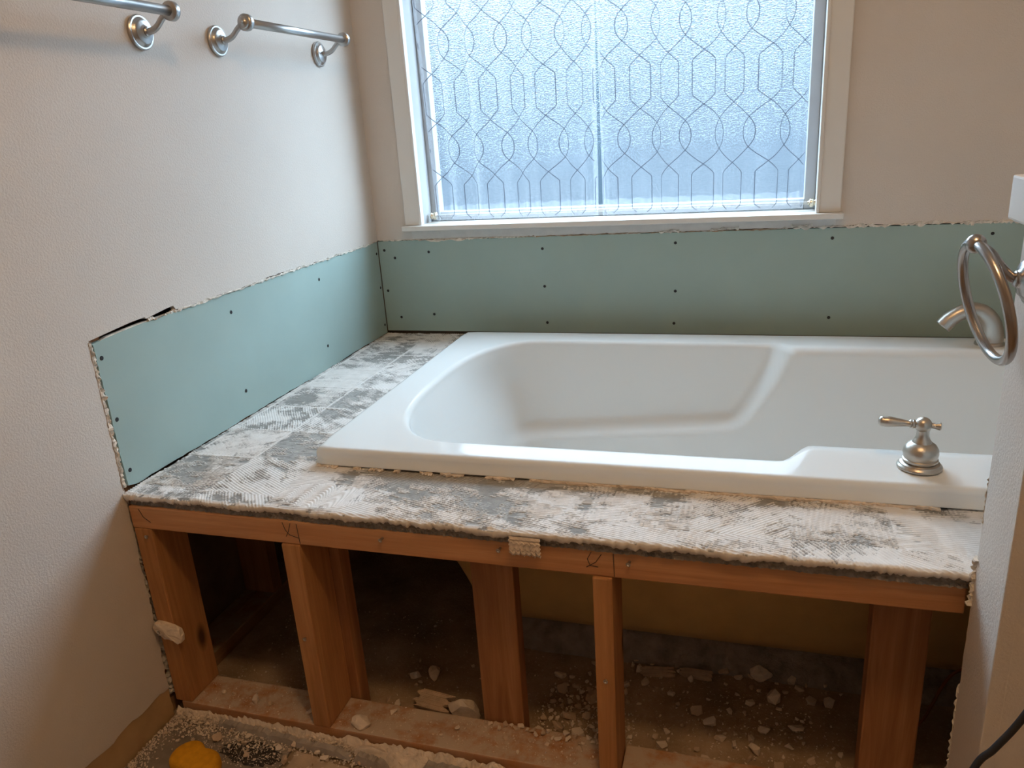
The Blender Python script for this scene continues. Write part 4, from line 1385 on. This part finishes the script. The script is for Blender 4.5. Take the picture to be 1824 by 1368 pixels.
# crumbs: uncountable small grains, one object
def crumbs():
    base = [hull_mesh('tmp', 900 + i, 0.7, 7) for i in range(6)]
    B = []
    for me in base:
        v = np.array([tuple(q.co) for q in me.vertices])
        f = [tuple(p.vertices) for p in me.polygons]
        B.append((v, f))
    r = random.Random(31)
    V, F = [], []
    k = 0
    def put(x, y, z, s):
        nonlocal k
        v, f = B[r.randrange(6)]
        a = r.uniform(0, 6.28)
        ca, sa = math.cos(a) * s, math.sin(a) * s
        for p in v:
            V.append((x + p[0] * ca - p[1] * sa, y + p[0] * sa + p[1] * ca, z + p[2] * s))
        for q in f:
            F.append(tuple(i + k for i in q))
        k += len(v)
    for _ in range(900):
        x, y = r.uniform(0.05, 1.40), r.uniform(-1.148, -0.80)
        if clear(x, y, 0.004):
            put(x, y, 0.0, 0.002 + 0.005 * r.random() ** 2)
    for _ in range(500):
        x, y = r.gauss(0.89, 0.07), r.gauss(-1.07, 0.06)
        if 0.79 < x < 0.995 and -1.148 < y < -0.85 and clear(x, y, 0.006):
            put(x, y, 0.0, 0.003 + 0.007 * r.random() ** 1.5)
    for _ in range(350):
        x, y = r.gauss(1.24, 0.10), r.gauss(-1.05, 0.06)
        if 0.995 < x < 1.39 and -1.148 < y < -0.85:
            put(x, y, 0.0, 0.002 + 0.006 * r.random() ** 2)
    for _ in range(800):
        x, y = r.uniform(0.05, 0.95), r.uniform(FY0 + 0.004, FY1 - 0.004)
        if clear(x, y, 0.004):
            put(x, y, 0.038, 0.0015 + 0.004 * r.random() ** 2)
    for _ in range(4200):
        x = r.uniform(0.006, 0.95)
        y = -1.249 - abs(r.gauss(0, 0.026))
        put(x, y, 0.005 + 0.012 * r.random() * max(0, 1 - (-1.249 - y) / 0.03), 0.002 + 0.008 * r.random() ** 1.8)
    for _ in range(700):
        y = r.uniform(-1.5, -1.25)
        x = 0.003 + abs(r.gauss(0, 0.02))
        put(x, y, 0.005, 0.002 + 0.006 * r.random() ** 1.6)
    for _ in range(500):
        x = 0.235 + r.gauss(0, 0.05)
        y = -1.315 + r.gauss(0, 0.022)
        put(x, y, 0.006, 0.0015 + 0.003 * r.random())
    me = bpy.data.meshes.new('plaster_crumbs')
    me.from_pydata(V, [], F)
    me.update()
    o = link('plaster_crumbs', me, M_CHIP)
    tag(o, 'fine plaster crumbs and dust strewn over the floor and sole plate', 'rubble')
    o['kind'] = 'stuff'
crumbs()

# crushed plaster heaped against the plate: low uneven drift, one object
def drift():
    nx, ny = 240, 26
    xs = np.linspace(0.006, 0.94, nx)
    vs, fs = [], []
    for i, x in enumerate(xs):
        for j in range(ny):
            t = j / (ny - 1)
            y = -1.2465 - (0.016 if x < 0.47 else 0.016 + 0.034 * min(1, (x - 0.47) / 0.05)) * t
            hgt = 0.028 * (1 - t) ** 1.3 * (0.25 + 1.3 * float(fbm(np.array(x * 16), np.array(3.1), 201, 3)) ** 1.5)
            z = 0.0035 + hgt + 0.016 * (float(fbm(np.array(x * 120), np.array(y * 120), 211, 3)) - 0.5) * (1.2 - t)
            if j == ny - 1 or i in (0, nx - 1):
                z = 0.002
            vs.append((x, y, max(0.002, z)))
    for i in range(nx - 1):
        for j in range(ny - 1):
            a = i * ny + j
            fs.append((a, a + 1, a + ny + 1, a + ny))
    o = mesh('plaster_drift', vs, fs, M_CHIP)
    tag(o, 'drift of crushed plaster along the foot of the sole plate', 'rubble')
    o['kind'] = 'stuff'
drift()

# mortar bed under the tub
def mortar():
    nx, ny = 150, 40
    xs = np.linspace(0.62, 2.0, nx)
    vs, fs = [], []
    for x in xs:
        e = 0.02 * (float(fbm(np.array(x * 9), np.array(1.7), 221, 3)) - 0.5)
        for j in range(ny):
            t = j / (ny - 1)
            y = -0.868 + e + 0.5 * t
            z = 0.072 * min(1.0, (t / 0.13)) ** 0.6 + 0.022 * (float(fbm(np.array(x * 24), np.array(y * 24), 231, 4)) - 0.5) * (1 if 0 < j < ny - 1 else 0)
            z = min(z, 0.082)
            if j in (0, ny - 1):
                z = 0.0
            vs.append((x, y, z))
    for i in range(nx - 1):
        for j in range(ny - 1):
            a = i * ny + j
            fs.append((a, a + ny, a + ny + 1, a + 1))
    o = mesh('mortar_bed', vs, fs, M_MORTAR)
    tag(o, 'lumpy grey mortar bed under the bathtub shell', 'mortar')
mortar()

# plaster chunk still screwed to the left stud
pc = thing('plaster_remnant', (0.04, FY0, 0.20), 'cream plaster remnant screwed to the leftmost stud', 'plaster remnant')
bm = bmesh.new()
r = random.Random(12)
prof = [(0.006, 0.240), (0.012, 0.248), (0.030, 0.247), (0.052, 0.243), (0.069, 0.236), (0.072, 0.222), (0.069, 0.207), (0.062, 0.204), (0.046, 0.212), (0.028, 0.211), (0.016, 0.219), (0.008, 0.228)]
fv = [bm.verts.new((x, FY0 - 0.012 - r.uniform(0, 0.003), z)) for x, z in prof]
bv = [bm.verts.new((x, FY0 - 0.0006, z)) for x, z in prof]
c0 = bm.verts.new((0.038, FY0 - 0.019, 0.230))
for i in range(len(prof)):
    j = (i + 1) % len(prof)
    bm.faces.new((fv[i], fv[j], c0))
    bm.faces.new((fv[j], fv[i], bv[i], bv[j]))
bm.faces.new(bv)
bmesh.ops.subdivide_edges(bm, edges=list(bm.edges), cuts=2, use_grid_fill=True)
for v in bm.verts:
    if v.co.y < FY0 - 0.002:
        v.co += Vector((r.uniform(-1, 1), r.uniform(-1, 1), r.uniform(-1, 1))) * 0.0011
bm_mesh('plaster', bm, M_CHIP, pc)
zinc(pc, (0.0235, FY0 - 0.0155, 0.231), (0, -1, 0.1), 0.003)

# yellow lobed sponge
def sponge():
    bm = bmesh.new()
    outline = []
    n = 64
    for i in range(n):
        a = 2 * math.pi * i / n
        # two lobes joined by a waist
        rad_ = 0.058 * (1 - 0.40 * abs(math.sin(a)) ** 1.6)
        rad_ *= 1 + 0.06 * math.cos(a)
        outline.append((rad_ * math.cos(a) * 1.0, rad_ * math.sin(a) * (0.85 + 0.42 * abs(math.cos(a)))))
    rings = []
    for z, s in ((0.0, 0.90), (0.003, 0.97), (0.010, 1.0), (0.020, 1.0), (0.027, 0.97), (0.031, 0.90), (0.033, 0.78)):
        rings.append([bm.verts.new((x * s, y * s, z)) for x, y in outline])
    for a, b_ in zip(rings, rings[1:]):
        for i in range(n):
            j = (i + 1) % n
            bm.faces.new((a[i], a[j], b_[j], b_[i]))
    bm.faces.new(rings[-1])
    bm.faces.new(rings[0][::-1])
    o = bm_mesh('yellow_sponge', bm, M_SPONGE, None, True)
    o.location = (0.152, -1.375, 0.0055)
    o.rotation_euler = (0, 0, -0.35)
    tag(o, 'mustard yellow lobed foam sponge on the floor beside the left wall', 'sponge')
sponge()

# cords
c1 = tube('power_cord', spline([(1.44, -1.62, 0.006), (1.43, -1.56, 0.16), (1.440, -1.52, 0.33), (1.471, -1.50, 0.423), (1.489, -1.50, 0.457), (1.513, -1.50, 0.509), (1.55, -1.50, 0.62), (1.60, -1.47, 0.78), (1.64, -1.40, 0.86), (1.645, -1.386, 0.868)], 10), 0.0042, M_CORD, None, 14)
tag(c1, 'black rubber power cord hanging in front of the pony wall', 'cord')
c2 = tube('orange_cord', spline([(1.44, -0.95, 0.006), (1.53, -0.98, 0.03), (1.60, -0.93, 0.13), (1.70, -0.93, 0.15), (1.82, -0.97, 0.06), (1.9, -1.0, 0.006)], 10), 0.003, M_OCORD, None, 10)
tag(c2, 'thin orange cord looping in the dark cavity right of the fifth stud', 'cord')

# ================================================================== CEILING LIGHT (behind the camera)
LX, LY = 1.25, -1.98
cl = thing('ceiling_light', (LX, LY, RZ), 'round warm ceiling light behind the viewer', 'lamp')
lathe('base_plate', [(0.10, 0.0), (0.10, 0.012), (0.085, 0.022), (0.05, 0.026)], (LX, LY, RZ), (0, 0, -1), M_NICKEL, cl, 36)
lathe('globe', [(0.06, 0.024)] + [(0.085 * math.cos(a), 0.085 - 0.0 + 0.085 * math.sin(a)) for a in [math.radians(q) for q in range(-40, 90, 10)]] + [(0.001, 0.17)], (LX, LY, RZ), (0, 0, -1), M_LAMP, cl, 32)

for _me in list(bpy.data.meshes):
    if _me.users == 0:
        bpy.data.meshes.remove(_me)
